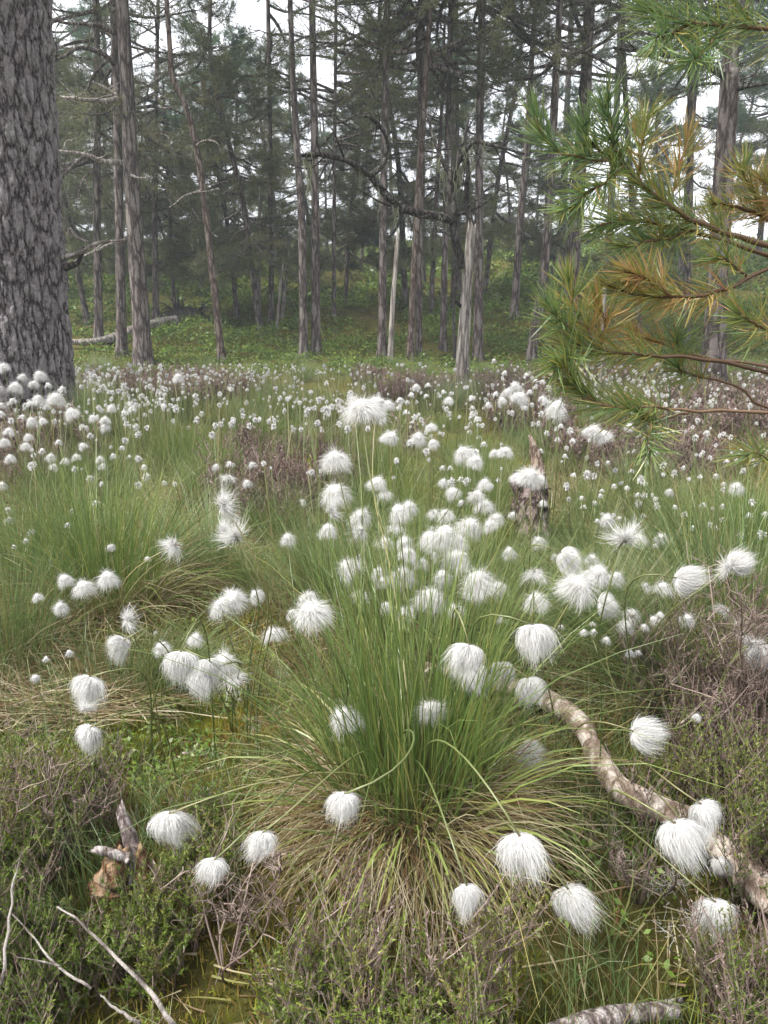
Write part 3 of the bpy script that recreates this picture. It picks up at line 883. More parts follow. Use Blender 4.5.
# ------------------------------------------------------------------ grass tussocks
def tussock_mesh(seed, n_green=900, n_straw=550, rad=.12, L=(.28, .56), lean=(0, 0), spread=38, bend=45, wide=0, cool=False, straw_L=(.18, .38), skirt=False):
    global rng
    old = rng; rng = np.random.default_rng(seed)
    a = rng.random(n_green) * 2 * math.pi; rr = rad * np.sqrt(rng.random(n_green))
    roots = np.stack([rr * np.cos(a), rr * np.sin(a), -.02 + .05 * (1 - (rr / rad) ** 2)], -1)
    az = a + rng.normal(0, .55, n_green)
    th = np.abs(rng.normal(0, R(spread) * .62, n_green)) * (.35 + .9 * rr / rad)
    ln = L[0] + (L[1] - L[0]) * rng.random(n_green) ** .8
    bd = np.abs(rng.normal(0, R(bend), n_green)) * (.3 + th / R(spread))
    g = MB()
    blades(g, roots, az, th, bd, ln, .0016 + .0012 * rng.random(n_green), S=7, lean=lean, wob=.05)
    if wide:
        a2 = rng.random(wide) * 2 * math.pi
        blades(g, np.stack([rad * .8 * np.cos(a2), rad * .8 * np.sin(a2), 0 * a2], -1), a2, R(25) + R(30) * rng.random(wide), R(40) + R(50) * rng.random(wide), .13 + .16 * rng.random(wide), .0042 + .003 * rng.random(wide), S=7, r=.75 + .25 * rng.random(wide))
    s = MB()
    a = rng.random(n_straw) * 2 * math.pi; rr = rad * (.35 + .75 * rng.random(n_straw))
    if skirt:                                # the old growth lies heaviest on the downhill side
        a = np.where(rng.random(n_straw) < .45, -1.57 + rng.normal(0, .7, n_straw), a)
    roots = np.stack([rr * np.cos(a), rr * np.sin(a), .0 + .03 * rng.random(n_straw)], -1)
    blades(s, roots, a + rng.normal(0, .9, n_straw), R(30) + R(55) * rng.random(n_straw), (R(25) + R(85) * rng.random(n_straw)) * (1.45 if skirt else 1), straw_L[0] + (straw_L[1] - straw_L[0]) * rng.random(n_straw), .0012 + .0016 * rng.random(n_straw), S=7, lean=(lean[0] * .4, lean[1] * .4), wob=.14)
    rng = old
    bm = M['blade_blue' if cool else 'blade']
    return g.mesh('green_blades', [bm], smooth=False), s.mesh('dead_straw', [M['straw']], smooth=False)


def put_tussock(label, loc, meshes, sc=1.0, rz=0.0, group=None, zs=1.0):
    t = thing('grass_tussock', label, 'grass tussock', loc, group); t['kind'] = 'thing'
    t.rotation_euler = (0, 0, rz); t.scale = (sc, sc, sc * zs)
    link('green_blades', meshes[0], t); link('dead_straw', meshes[1], t)
    return t


main_c = np.array([.045, 1.0, 0.0]); main_c[2] = float(height(.045, 1.0)) - .01
put_tussock('tall central tussock of upright green blades over a brown straw skirt', main_c,
            tussock_mesh(101, 860, 2700, .105, (.18, .55), spread=26, bend=40, wide=150, straw_L=(.08, .29), skirt=True))
TV = [tussock_mesh(110, 800, 500, .14, (.24, .5), spread=46, bend=50), tussock_mesh(111, 800, 450, .15, (.24, .52), spread=40, bend=55, cool=True),
      tussock_mesh(112, 800, 600, .15, (.22, .48), lean=(-.55, -.1), spread=42, bend=45, cool=True), tussock_mesh(113, 800, 400, .14, (.22, .48), lean=(.5, .05), spread=42, bend=45, cool=True),
      tussock_mesh(114, 600, 900, .15, (.22, .42), spread=48, bend=60)]
T_NAMED = [(108, 600, 0, 1.35, 'broad green tussock with a brown skirt, widest below the thick trunk'),
           (30, 590, 1, 1.05, 'bluish fine tussock at the edge beside the broad skirted one'),
           (10, 655, 1, .85, 'fine-bladed tussock above the matted straw at the edge'),
           (165, 690, 3, .62, 'small tussock behind the pair of drooping white tufts'),
           (395, 640, 1, .95, 'green tussock rising just behind the tall central one'),
           (330, 600, 1, .85, 'soft tussock at the foot of the white tuft trio'),
           (480, 660, 3, .9, 'tussock leaning over the upper end of the bleached branch'),
           (600, 655, 3, .8, 'wind-combed tussock swept over the bleached branch\'s bend'),
           (650, 690, 2, 1.05, 'wind-combed tussock with silvery tips above the bleached branch'),
           (735, 640, 1, 1.25, 'dense bright tussock at the edge beneath the blown twin tufts'),
           (690, 590, 2, 1.0, 'tussock of hair-fine leaning blades below the wispy blown tuft'),
           (610, 640, 2, .8, 'low swept tussock beside the clustered white tufts'),
           (490, 590, 0, .8, 'tussock bristling with many tufts in the central drift'),
           (430, 560, 0, .8, 'tussock under the brightest knot of the central drift'),
           (350, 540, 1, .7, 'tussock behind the three stacked white tufts'),
           (590, 520, 0, .6, 'tussock tucked against the jagged stump'),
           (250, 590, 4, .6, 'strawy tussock below the pair of ragged wind-blown tufts'),
                      (340, 770, 4, .6, 'strawy low tussock leaning on the tall central one'),
           (760, 560, 0, 1.1, 'upright tussock at the edge below the drooping pine spray'),
           (180, 470, 0, 1.0, 'green tussock beyond the broad skirted one'),
           (60, 500, 4, 1.0, 'straw-brown tussock between thick trunk and broad skirted one'),
           (250, 450, 1, 1.0, 'pale green tussock by the brown heather bank')]
USED = [(main_c[0], main_c[1], .2)]
NAMED_ROOT = {}
for px, py, v_, sc, lab in T_NAMED:
    q = hit(px, py)
    put_tussock(lab, q - [0, 0, .02], TV[v_], sc * .80, rz=rng.normal(0, .3) if v_ in (2, 3) else rng.random() * 6.28)
    USED.append((q[0], q[1], .13 * sc))
TZ = [('green tussock scattered through the open bog short of the pines', 'grass tussocks scattered through the bog'), ('faint tussock in the white-flecked sward nearing the wood', 'far grass tussocks near the wood')]
nt_ = 0
while nt_ < 80:
    Y = 2.2 + 8.6 * rng.random() ** 1.15
    x = (rng.random() - .5) * 1.25 * Y
    if any((x - a) ** 2 + (Y - b) ** 2 < (c + .12) ** 2 for a, b, c in USED) or math.hypot(x + 2.75, Y - 5.3) < .7:
        continue
    USED.append((x, Y, .2))
    k = 0 if Y < 6 else 1
    put_tussock(TZ[k][0], (x, Y, float(height(x, Y)) - .02), TV[rng.choice([0, 1, 1, 3, 4])], .5 + .35 * rng.random(), rng.random() * 6.28, TZ[k][1], zs=.75 + .3 * rng.random())
    nt_ += 1

# ------------------------------------------------------------------ cover that nobody could count


def in_view(x, y, m=1.12):
    return np.abs(x) < (.52 * y + .12) * m


def scatter(n, y0, y1, p=1.0):
    y = y0 + (y1 - y0) * rng.random(n) ** p
    x = (rng.random(n) - .5) * 2 * (.66 * y + .42)
    return x, y


def mask_straw(x, y):
    return fbm(x * 1.1 + 31, y * 1.1, 0, 2)


_st = hit(120, 885); _lg = hit(610, 1024)


def heather_zone(x, y):
    """where heather grows: the near corners and a few banks further out"""
    n_ = .35 * noise(x * 4 + 3, y * 4)
    z = np.exp(-(((x + .62) / .42) ** 2 + ((y - .78) / .38) ** 2) ** 2) + .9 * np.exp(-(((x - .68) / .24) ** 2 + ((y - 1.15) / .42) ** 2) ** 2)
    z = z + .75 * np.exp(-(((x - .20) / .75) ** 2 + ((y - .70) / .13) ** 2) ** 2)
    z = z - 1.6 * np.exp(-(((x - .04) / .16) ** 2 + ((y - .94) / .20) ** 2) ** 2)
    for q_, s_ in ((_st, .075), (_lg, .10)):
        z = z - 1.5 * np.exp(-((x - q_[0]) ** 2 + (y - q_[1] + .03) ** 2) / s_ ** 2)
    return z + n_


def brown_zone(x, y):
    q = 0 * x
    for px, py, r_ in ((285, 490, .42), (640, 470, .55), (735, 430, .9), (270, 520, .25), (720, 730, .22), (745, 800, .2), (700, 940, .2), (15, 470, .5), (150, 400, 1.2), (420, 400, .5)):
        h_ = _bz[(px, py)]
        q = np.maximum(q, np.exp(-(((x - h_[0]) ** 2 + ((y - h_[1]) * .8) ** 2) / r_ ** 2) ** 1.5))
    q = np.maximum(q, .95 * (fbm(x * .9 + 61, y * .7 + 3, 0, 2) > .57) * (y > 1.7))
    return q + .25 * noise(x * 5, y * 5)


_bz = {(px, py): hit(px, py) for px, py in ((285, 490), (640, 470), (735, 430), (270, 520), (720, 730), (745, 800), (700, 940), (15, 470), (150, 400), (420, 400))}


_mz = hit(185, 758); _mz2 = hit(60, 735)


def moss_zone(x, y):
    return (((x - _mz[0]) / .22) ** 2 + ((y - _mz[1]) / .19) ** 2 < 1 + .6 * noise(x * 9, y * 9)) & (rng.random(len(x)) < .85)


def cover_grass():
    mb = MB()
    for n_, y0, y1, L0, L1, w0 in ((36000, .55, 2.4, .06, .20, .0014), (32000, 1.6, 5, .07, .22, .0022), (32000, 4, 11.2, .09, .26, .0036)):
        x, y = scatter(n_, y0, y1, .8)
        d = fbm(x * 1.6 + 9, y * 1.6, 0, 2)
        k = (d > -.06) & (np.hypot(x - main_c[0], (y - main_c[1] + .08)) > .25) & ~moss_zone(x, y) & (heather_zone(x, y) < .55 + .2 * rng.random(n_)) & (brown_zone(x, y) < .6 + .3 * rng.random(n_))
        x, y, d = x[k], y[k], d[k]
        N = len(x)
        roots = np.stack([x, y, height(x, y) - .01], -1)
        st = mask_straw(x, y) + rng.normal(0, .35, N) > .22
        az = rng.random(N) * 6.28
        for sel, m in ((~st, 0), (st, 1)):
            nn = int(sel.sum())
            blades(mb, roots[sel], az[sel], np.abs(rng.normal(0, .45, nn)), np.abs(rng.normal(0, .9, nn)), L0 + (L1 - L0) * rng.random(nn), w0 * (.7 + .7 * rng.random(nn)), S=5, m=m, lean=(-.12, 0), wob=.10)
    o = link('grass', mb.mesh('grass', [M['blade_blue'], M['straw']], smooth=False)); tag(o, kind='stuff'); o['label'] = 'loose grass and straw between the tussocks'


cover_grass()


def cover_moss():
    mb = MB()
    x, y = scatter(230000, .5, 4.6, .85)
    d = fbm(x * 3.1, y * 3.1 + 5, 0, 2)
    k = (d > -.1)
    x, y, d = x[k], y[k], d[k]; N = len(x)
    roots = np.stack([x, y, height(x, y) - .004], -1)
    blades(mb, roots, rng.random(N) * 6.28, np.abs(rng.normal(0, .6, N)), rng.normal(0, .6, N), .010 + .018 * rng.random(N), .0014 + .0014 * rng.random(N) + .0008 * y, S=3, r=np.clip(.5 + .5 * d + rng.normal(0, .2, N), 0, 1))
    N = 40000
    a_ = rng.random(N) * 6.28; q_ = np.sqrt(rng.random(N))
    x = np.where(rng.random(N) < .6, _mz[0] + .26 * q_ * np.cos(a_), _mz[0] + .13 + .22 * q_ * np.cos(a_)); y = _mz[1] + .24 * q_ * np.sin(a_) - .02
    bump = .018 * fbm(x * 14, y * 14, 0, 2)
    roots = np.stack([x, y, height(x, y) + bump], -1)
    blades(mb, roots, rng.random(N) * 6.28, np.abs(rng.normal(0, .7, N)), rng.normal(0, .8, N), .010 + .018 * rng.random(N), .002 + .0018 * rng.random(N), S=3, r=np.clip(.62 + .5 * noise(x * 11, y * 11) + rng.normal(0, .15, N), 0, 1))
    o = link('moss', mb.mesh('moss', [M['moss']], smooth=False)); tag(o, kind='stuff'); o['label'] = 'yellow-green bog moss over the ground'


cover_moss()


def sprig_parts(mb, roots, H, lean_az, n_side, leaf_m, twig_m, leafn, hue, tipgreen=True, leaf_size=.0034, tw=.0011):
    """heather: twiggy upright stems with side shoots closely set with tiny leaves"""
    N = len(roots); S = 5
    s = np.linspace(0, 1, S)
    d = np.stack([np.cos(lean_az), np.sin(lean_az), 0 * lean_az], -1)
    path = roots[:, None] + (H * .30)[:, None, None] * d[:, None] * (s ** 1.3)[None, :, None]
    path = path + (rng.normal(0, 1, (N, S, 3)) * [1, 1, 0]) * (H * .05)[:, None, None] * s[None, :, None]
    path[..., 2] += H[:, None] * s[None]
    tubes(mb, path, np.repeat((tw * np.linspace(1.3, .5, S))[None], N, 0), k=3, m=twig_m, cap=False, r=np.clip(rng.normal(.4, .2, N), 0, 1))
    # side shoots
    ns = n_side
    f = .3 + .65 * rng.random((N, ns))
    base = roots[:, None] + (H * .30)[:, None, None] * d[:, None] * (f ** 1.3)[..., None]
    base[..., 2] += H[:, None] * f
    a = rng.random((N, ns)) * 6.28; e = R(30) + R(45) * rng.random((N, ns))
    sd = np.stack([np.cos(a) * np.cos(e), np.sin(a) * np.cos(e), np.sin(e)], -1)
    sl = H[:, None] * (.16 + .26 * rng.random((N, ns)))
    sp = base[:, :, None] + sd[:, :, None] * sl[:, :, None, None] * np.linspace(0, 1, 4)[None, None, :, None]
    sp[..., 2] += (sl[..., None] * .25 * np.linspace(0, 1, 4) ** 2)
    sp = sp.reshape(N * ns, 4, 3)
    tubes(mb, sp, np.repeat((tw * np.linspace(.8, .4, 4))[None], N * ns, 0), k=3, m=twig_m, cap=False, r=np.clip(rng.normal(.5, .2, N * ns), 0, 1))
    # leaves
    tot = N * ns * leafn
    if tot == 0:
        return
    j = np.repeat(np.arange(N * ns), leafn)
    t = rng.random(tot)
    p0 = sp[j, 0]; p1 = sp[j, 3]
    pos = p0 + (p1 - p0) * t[:, None]
    ax = unit(p1 - p0)
    out = unit(np.cross(ax, rng.normal(0, 1, ax.shape)))
    dr = unit(ax * .9 + out * .9)
    ls = leaf_size * (.7 + .7 * rng.random(tot))[:, None]
    side = np.cross(dr, rng.normal(0, 1, dr.shape)); side = unit(side) * ls * .28
    V = np.stack([pos - side, pos + side, pos + dr * ls * 1.6], 1)
    rr = np.repeat(np.clip(np.repeat(np.repeat(hue, ns), leafn) + rng.normal(0, .12, tot), 0, 1), 3)
    al = np.repeat(t, 3)
    mb.add(V, T=np.arange(tot * 3).reshape(-1, 3), m=leaf_m, r=rr, a=al)


def cover_heather():
    mb = MB()
    x, y = scatter(15000, .5, 1.75, .8)
    k = ~moss_zone(x, y) & (heather_zone(x, y) > .42 + .25 * rng.random(len(x)))
    k &= np.hypot(x - main_c[0], (y - main_c[1])) > .20
    k &= ~((x > .22) & (x < .62) & (y > 1.0) & (rng.random(len(x)) < .75))
    x, y = x[k], y[k]
    k = noise(x * 6 + 21, y * 6) > -.42
    x, y = x[k][:3600], y[k][:3600]
    N = len(x)
    roots = np.stack([x, y, height(x, y) - .01], -1)
    H = (.06 + .10 * rng.random(N)) * (1 + .55 * noise(x * 5 + 9, y * 5))
    hue = np.clip(.5 + .55 * noise(x * 7, y * 7) + rng.normal(0, .2, N), 0, 1)
    woody = noise(x * 5 + 40, y * 5) + rng.normal(0, .3, N) > .22
    for sel, lm, ln in ((~woody, 0, 26), (woody, 2, 12)):
        sprig_parts(mb, roots[sel], H[sel], rng.random(int(sel.sum())) * 6.28, 8, lm, 1, ln, hue[sel])
    o = link('heather', mb.mesh('heather', [M['heather'], M['twig'], M['heather_brown']], smooth=False)); tag(o, kind='stuff'); o['label'] = 'green and woody heather carpeting the near ground'
    # the browner banks
    mb = MB()
    x, y = scatter(26000, 1.0, 11, .75)
    k = brown_zone(x, y) > .5 + .3 * rng.random(len(x))
    x, y = x[k][:7500], y[k][:7500]; N = len(x)
    roots = np.stack([x, y, height(x, y) - .01], -1)
    H = .10 + .14 * rng.random(N)
    far = np.clip(y / 2.2, 1, 3.2)
    for lo, hi in ((0, 2), (2, 4), (4, 20)):
        sel = (y >= lo) & (y < hi)
        if sel.any():
            sc = float(far[sel].mean())
            sprig_parts(mb, roots[sel], H[sel], rng.random(int(sel.sum())) * 6.28, 7, 1, 0, 10, np.clip(rng.normal(.5, .2, int(sel.sum())), 0, 1), leaf_size=.005 * sc, tw=.0013 * sc)
    o = link('brown_heather', mb.mesh('brown_heather', [M['twig'], M['heather_brown']], smooth=False)); tag(o, kind='stuff'); o['label'] = 'brown lilac-grey heather banks across the bog'


cover_heather()


def cover_berry():
    mbx, mby = [], []
    for px, py, s_, n_ in ((170, 585, .16, 60), (262, 565, .15, 60), (170, 770, .14, 60), (120, 790, .1, 30), (230, 700, .12, 30), (560, 850, .1, 25), (30, 750, .12, 30), (500, 540, .2, 30)):
        h_ = hit(px, py)
        mbx.append(h_[0] + rng.normal(0, s_, n_)); mby.append(h_[1] + rng.normal(0, s_, n_))
    x = np.concatenate(mbx); y = np.concatenate(mby)
    o = leaf_clumps(len(x), np.stack([x, y], -1), height(x, y), np.full(len(x), .022), 20, 0, [M['berry_leaf']], 'blaeberry')
    o['label'] = 'small bright yellow-green leafy sprigs among the moss'
    # litter: dead leaf bits and short straws lying flat
    mb = MB()
    x, y = scatter(22000, .5, 4.0, .75); N = len(x)
    roots = np.stack([x, y, height(x, y) + .004 + .012 * rng.random(N)], -1)
    blades(mb, roots, rng.random(N) * 6.28, R(75) + R(22) * rng.random(N), rng.normal(0, .5, N), .03 + .10 * rng.random(N) ** 2, .0015 + .0018 * rng.random(N), S=4)
    h_ = hit(45, 718)
    N = 900
    x = h_[0] + rng.normal(0, .11, N); y = h_[1] + rng.normal(0, .04, N)
    roots = np.stack([x, y, height(x, y) + .01 + .03 * rng.random(N)], -1)
    blades(mb, roots, rng.choice([0, 3.14], N) + rng.normal(0, .4, N), R(70) + R(22) * rng.random(N), rng.normal(0, .4, N), .06 + .14 * rng.random(N), .002 + .0015 * rng.random(N), S=5)
    o = link('straw_litter', mb.mesh('straw_litter', [M['straw']], smooth=False)); tag(o, kind='stuff'); o['label'] = 'dead straw and litter lying over the moss'


cover_berry()

# ------------------------------------------------------------------ dead wood near by
t = log('fallen_branch', 'long bleached curving branch lying in the grass', 'branch', [(430, 700), (470, 706), (508, 716), (545, 733), (575, 757), (594, 795), (616, 830), (648, 848), (690, 868), (728, 900), (756, 935), (790, 960)], 12.5, 31, 'log', lift=.078, n=90, k=18, rough=.16, seed=3,
        extra=[])
log('fallen_branch', 'broken grey branch at the bottom edge with snapped forked stubs', 'log', [(545, 1060), (585, 1045), (632, 1036), (676, 1030)], 15, 19, 'greywood', lift=.035, n=60, k=14, rough=.34, jag=.012, seed=9, extra=[([(636, 1016, .80), (662, 1006, .80), (688, 996, .81)], 14, 9, 'snapped_stub', 'greywood'), ([(640, 1018, .79), (668, 1020, .78), (690, 1030, .77)], 9, 4, 'snapped_stub', 'greywood'), ([(590, 1012, .79), (596, 1000, .79), (600, 994, .79)], 7, 4, 'snapped_stub', 'greywood')])


def bits(name, label, cat, base_px, parts, lift=0.0):
    b = hit(*base_px)
    t = thing(name, label, cat, b)
    for nm, pts, w0, w1, mt, jag, lump in parts:
        d0 = np.dot(b - CAM, FWD)
        q = smooth_path([P(x, y, d0 + dd) for x, y, dd in pts], 24)
        r_ = np.linspace(w0, w1, 24) / F * d0 / 2 * (1 + lump * noise(np.arange(24) * .35, 3.3))
        mb = MB(); V = tubes(mb, q, r_, k=14)[0]
        V = V + (V - q[:, None]) * (.30 * fbm(V[..., 0] * 45, V[..., 1] * 45, V[..., 2] * 18, 3))[..., None]
        V[-1] += unit(q[-1] - q[-2]) * rng.normal(0, jag, (14, 1))
        mb.v[0] = V.reshape(-1, 3) - b
        link(nm, mb.mesh(nm, [M[mt]]), t)
    return t


bits('broken_stump', 'small rotten stump with a grey upright splinter and orange heartwood', 'stump', (120, 890), [
    ('splinter', [(136, 880, -.05), (130, 842, -.05), (120, 811, -.05)], 19, 9, 'greywood', .008, .2),
    ('side_splinter', [(128, 858, -.07), (112, 853, -.08), (94, 849, -.09)], 11, 6, 'greywood', .005, .2),
    ('heartwood', [(108, 888, -.07), (114, 870, -.07), (122, 851, -.06)], 29, 18, 'rot', .006, .3),
    ('bark_lump', [(144, 886, -.05), (140, 864, -.05), (138, 848, -.05)], 22, 12, 'rot', .006, .4)])
bits('broken_stump', 'jagged upright stump with a tall pale splinter, topped by white fluff', 'stump', (530, 548), [
    ('bark', [(534, 565, 0), (532, 525, 0), (529, 478, 0)], 38, 31, 'stump_bark', .015, .15),
    ('peeled_side', [(543, 552, -.03), (541, 525, -.035), (538, 500, -.03)], 14, 9, 'greywood', .01, .2),
    ('splinter', [(539, 490, .0), (537, 462, 0), (530, 436, 0)], 20, 3, 'splinter', .004, .1)])
bits('broken_branch', 'grey fragment of dead branch lying on the moss by the long tuft', 'branch', (200, 752), [('wood', [(178, 757, 0), (192, 752, 0), (207, 751, .01)], 6, 4, 'greywood', .004, .3)])


def twig(label, pts, w0, w1, side=(), mat='snag_thin'):
    b = P(*pts[0])
    t = thing('dead_twig', label, 'twig', b)
    q = smooth_path([P(*p) for p in pts], 22)
    q = q + .0018 * np.stack([noise(np.arange(22) * .5 + i * 9, i * 3.3 + pts[0][0]) for i in range(3)], -1)
    d = np.linalg.norm(q - CAM, axis=1)
    mb = MB(); tubes(mb, q - b, np.linspace(w0 * .8, w1 * .55, 22) / F * d / 2, k=7)
    link('stem', mb.mesh('stem', [M[mat]]), t)
    for s_ in side:
        q = smooth_path([P(*p) for p in s_], 12)
        mb = MB(); tubes(mb, q - b, np.linspace(w1 * 1.1, w1 * .5, 12) / F * .85 / 2, k=5)
        link('side_twig', mb.mesh('side_twig', [M[mat]]), t)


twig('long pale bare twig slanting through the heather', [(176, 1030, .78), (150, 990, .8), (120, 962, .82), (88, 930, .84), (58, 906, .86)], 5.5, 2.5)
twig('thinner pale twig crossing below the long slanting one', [(92, 988, .78), (60, 968, .8), (36, 940, .82), (12, 914, .84)], 3, 1.8, [[(60, 966, .8), (40, 961, .8), (16, 957, .8)]])
twig('short forked twig nearest the bottom of the heather', [(140, 1024, .74), (118, 1010, .75), (100, 994, .76)], 4, 2.2)
twig('thin grey twig poking up from the heather at the very edge', [(2, 985, .8), (8, 925, .82), (14, 880, .84), (22, 850, .86)], 3.5, 1.5)


def dead_shrub(label, base, H, n_, spread, seed, w=.0022):
    b = hit(*base)
    t = thing('dead_heather_shrub', label, 'shrub', b)
    g = np.random.default_rng(seed)
    for q in range(n_):
        mb = MB()
        a = g.random() * 6.28; d = np.array([math.cos(a) * spread, math.sin(a) * spread, 1.0])
        p = smooth_path([[0, 0, -.02], d * H * .4 + g.normal(0, .012, 3), d * H * .75 + g.normal(0, .02, 3), d * H * (.9 + .2 * g.random()) + g.normal(0, .03, 3)], 14)
        tubes(mb, p, np.linspace(w, w * .4, 14), k=5, r=g.random())
        N = 14
        i = g.integers(4, 14, N)
        sd = unit(g.normal(0, 1, (N, 3)) * [1, 1, .4] + [0, 0, .9])
        ln = H * (.10 + .22 * g.random(N))
        pa = p[i][:, None] + sd[:, None] * ln[:, None, None] * np.linspace(0, 1, 5)[None, :, None] + g.normal(0, .004, (N, 5, 3)) * np.linspace(0, 1, 5)[None, :, None]
        tubes(mb, pa, np.repeat((w * np.linspace(.5, .25, 5))[None], N, 0), k=3, cap=False)
        i2 = g.integers(0, N, N * 3)
        sd = unit(g.normal(0, 1, (N * 3, 3)) + [0, 0, .6]); ln = H * (.04 + .08 * g.random(N * 3))
        pb = pa[i2, g.integers(1, 5, N * 3)][:, None] + sd[:, None] * ln[:, None, None] * np.linspace(0, 1, 3)[None, :, None]
        tubes(mb, pb, np.repeat((w * np.linspace(.35, .2, 3))[None], N * 3, 0), k=3, cap=False)
        link('stem', mb.mesh('stem', [M['twig']]), t)


dead_shrub('tall dead twiggy heather at the edge above the bleached branch', (748, 775), .33, 8, .22, 1)
dead_shrub('dead grey-brown heather sprays behind the tuft-tipped edge shrub', (722, 700), .26, 7, .3, 2)
dead_shrub('thin dead heather wisp overhanging the bleached branch', (712, 770), .20, 6, .3, 3)
dead_shrub('woody dead heather at the bottom between twig and central tussock', (225, 975), .16, 8, .45, 4, .0018)
dead_shrub('woody dead heather at the far edge above the pale twigs', (14, 880), .20, 8, .35, 5, .0018)
dead_shrub('dead heather tangle around the small rotten stump', (70, 860), .13, 7, .6, 6, .0016)
dead_shrub('dark dead heather in the hollow before the bleached branch', (640, 900), .12, 7, .6, 7, .0016)
# ------------------------------------------------------------------ cotton grass
def hairs(g, N, kind):
    """silky hairs leaving the stem tip (origin); +Z is along the stem, unit width about 1"""
    S = 6
    s = np.linspace(0, 1, S)
    if kind == 'drop':                       # a hanging brush: hairs run outward then turn along +Z
        a = g.random(N) * 6.28; sp = R(90) * g.random(N) ** .62; L = (.70 + .42 * g.random(N)) * (1 + .10 * np.sin(a * 3 + g.random() * 6))
        out = np.sin(sp)[:, None] * (s[None] ** .8) * (1.0 - .50 * s[None] ** 1.5)
        up = np.cos(sp)[:, None] * s[None] * .50 + .52 * s[None] ** 1.9
        rad = out * L[:, None] * .92; z = up * L[:, None] * 1.0
    elif kind == 'mop':                      # rounded head, hairs arching over all round
        a = g.random(N) * 6.28; sp = R(128) * np.sqrt(g.random(N)); L = .50 + .20 * g.random(N)
        rad = np.sin(sp)[:, None] * s[None] * L[:, None]
        z = np.cos(sp)[:, None] * s[None] * L[:, None] * .85 - .62 * (s ** 2.2)[None] * L[:, None] * (np.sin(sp)[:, None])
    elif kind == 'wisp':                     # ragged, blown head
        a = g.random(N) * 6.28; sp = R(125) * g.random(N) ** .6; L = .26 + .50 * g.random(N) ** 1.8
        rad = np.sin(sp)[:, None] * s[None] * L[:, None]
        z = np.cos(sp)[:, None] * s[None] * L[:, None] * .7 - .42 * (s ** 2)[None] * L[:, None]
    else:                                    # bare seed head
        a = g.random(N) * 6.28; sp = R(100) * g.random(N); L = .3 + .3 * g.random(N)
        rad = np.sin(sp)[:, None] * s[None] * L[:, None]; z = np.cos(sp)[:, None] * s[None] * L[:, None]
    a2 = a[:, None] + g.normal(0, .16, (N, 1)) * s[None] + .06 * np.sin(s * 7 + 6.28 * g.random((N, 1)))
    path = np.stack([rad * np.cos(a2), rad * np.sin(a2), z], -1)
    path += .05 * np.cumsum(g.normal(0, 1, (N, S, 3)), 1) * .6 * (s[None, :, None] ** 1.1)
    if kind in ('drop', 'mop'):
        fz = g.random(N) < .16                      # stray hairs standing off the tuft
        path[fz] += g.normal(0, .13, (int(fz.sum()), 1, 3)) * (s[None, :, None] ** 1.4)
    return path


def head_mesh(kind, seed, N, w):
    g = np.random.default_rng(seed)
    mb = MB()
    p = hairs(g, N, kind)
    # locks: pull neighbouring hairs together a little, so the silk parts into strands
    nl = 30
    az_ = np.arctan2(p[:, -1, 1], p[:, -1, 0])
    lock = ((az_ / 6.283 + .5) * 10 + g.normal(0, .25, N)).astype(int) % 10 + 10 * g.integers(0, 3, N); off = g.normal(0, .085, (nl, 3))
    lf = .80 + .36 * g.random(nl)
    p = p * lf[lock][:, None, None]
    shear = g.normal(0, .16 if kind != 'wisp' else .5, 3) * [1, 1, 0]
    p = p + shear * (np.clip(p[..., 2:3], -.2, 1.2) ** 2) * np.sign(p[..., 2:3])
    s = np.linspace(0, 1, p.shape[1])
    p = p + off[lock][:, None] * (s ** 1.5)[None, :, None]
    sv = unit(g.normal(0, 1, (N, 3)))
    ribbons(mb, p, sv, w * (1 - .75 * s ** 2)[None] * (.7 + .6 * g.random((N, 1))), m=0, r=np.clip(g.normal(.6, .2, N), 0, 1))
    if kind in ('drop', 'mop'):              # the dense inner silk
        th = np.linspace(0, 6.283, 14, endpoint=False); ph = np.linspace(.04, math.pi - .04, 9)
        c, rx, rz = ((.0, .0, .40), .33, .34) if kind == 'drop' else ((0, 0, .00), .33, .30)
        V = np.stack([np.outer(np.sin(ph), np.cos(th)) * rx, np.outer(np.sin(ph), np.sin(th)) * rx, np.outer(np.cos(ph), np.ones(14)) * rz + c[2]], -1)
        V *= (1 + .16 * noise(V[..., 0] * 5, V[..., 1] * 5, V[..., 2] * 5 + seed))[..., None]
        idx = np.arange(126).reshape(9, 14); nx = np.roll(idx, -1, 1)
        mb.add(V, Q=np.stack([idx[:-1], idx[1:], nx[1:], nx[:-1]], -1).reshape(-1, 4), m=0, r=.4)
    else:
        n2 = 26
        sp = hairs(g, n2, 'seed') * .45
        ribbons(mb, sp, unit(g.normal(0, 1, (n2, 3))), np.full((n2, sp.shape[1]), .05) * (1 - .6 * s)[None], m=1, r=g.random(n2))
    k = 7; pts = np.array([[0, 0, -.05], [0, 0, 0.0], [0, 0, .07]])
    tubes(mb, pts, np.array([.02, .045, .02]), k=k, m=1, r=.3)
    return mb.mesh('flower_head', [M['cotton'], M['seed']], smooth=False)


HEADS = {'drop': [head_mesh('drop', i, 2800, .0105) for i in range(10)], 'mop': [head_mesh('mop', 20 + i, 1900, .0115) for i in range(10)],
         'wisp': [head_mesh('wisp', 40 + i, 760, .012) for i in range(6)], 'seed': [head_mesh('seed', 60 + i, 90, .02) for i in range(2)],
         'far': [head_mesh('mop', 80 + i, 130, .07) for i in range(4)]}


def rot_to(axis, roll):
    q = Vector(axis).to_track_quat('Z', 'Y')
    return (q.to_matrix() @ Matrix.Rotation(roll, 3, 'Z')).to_euler()


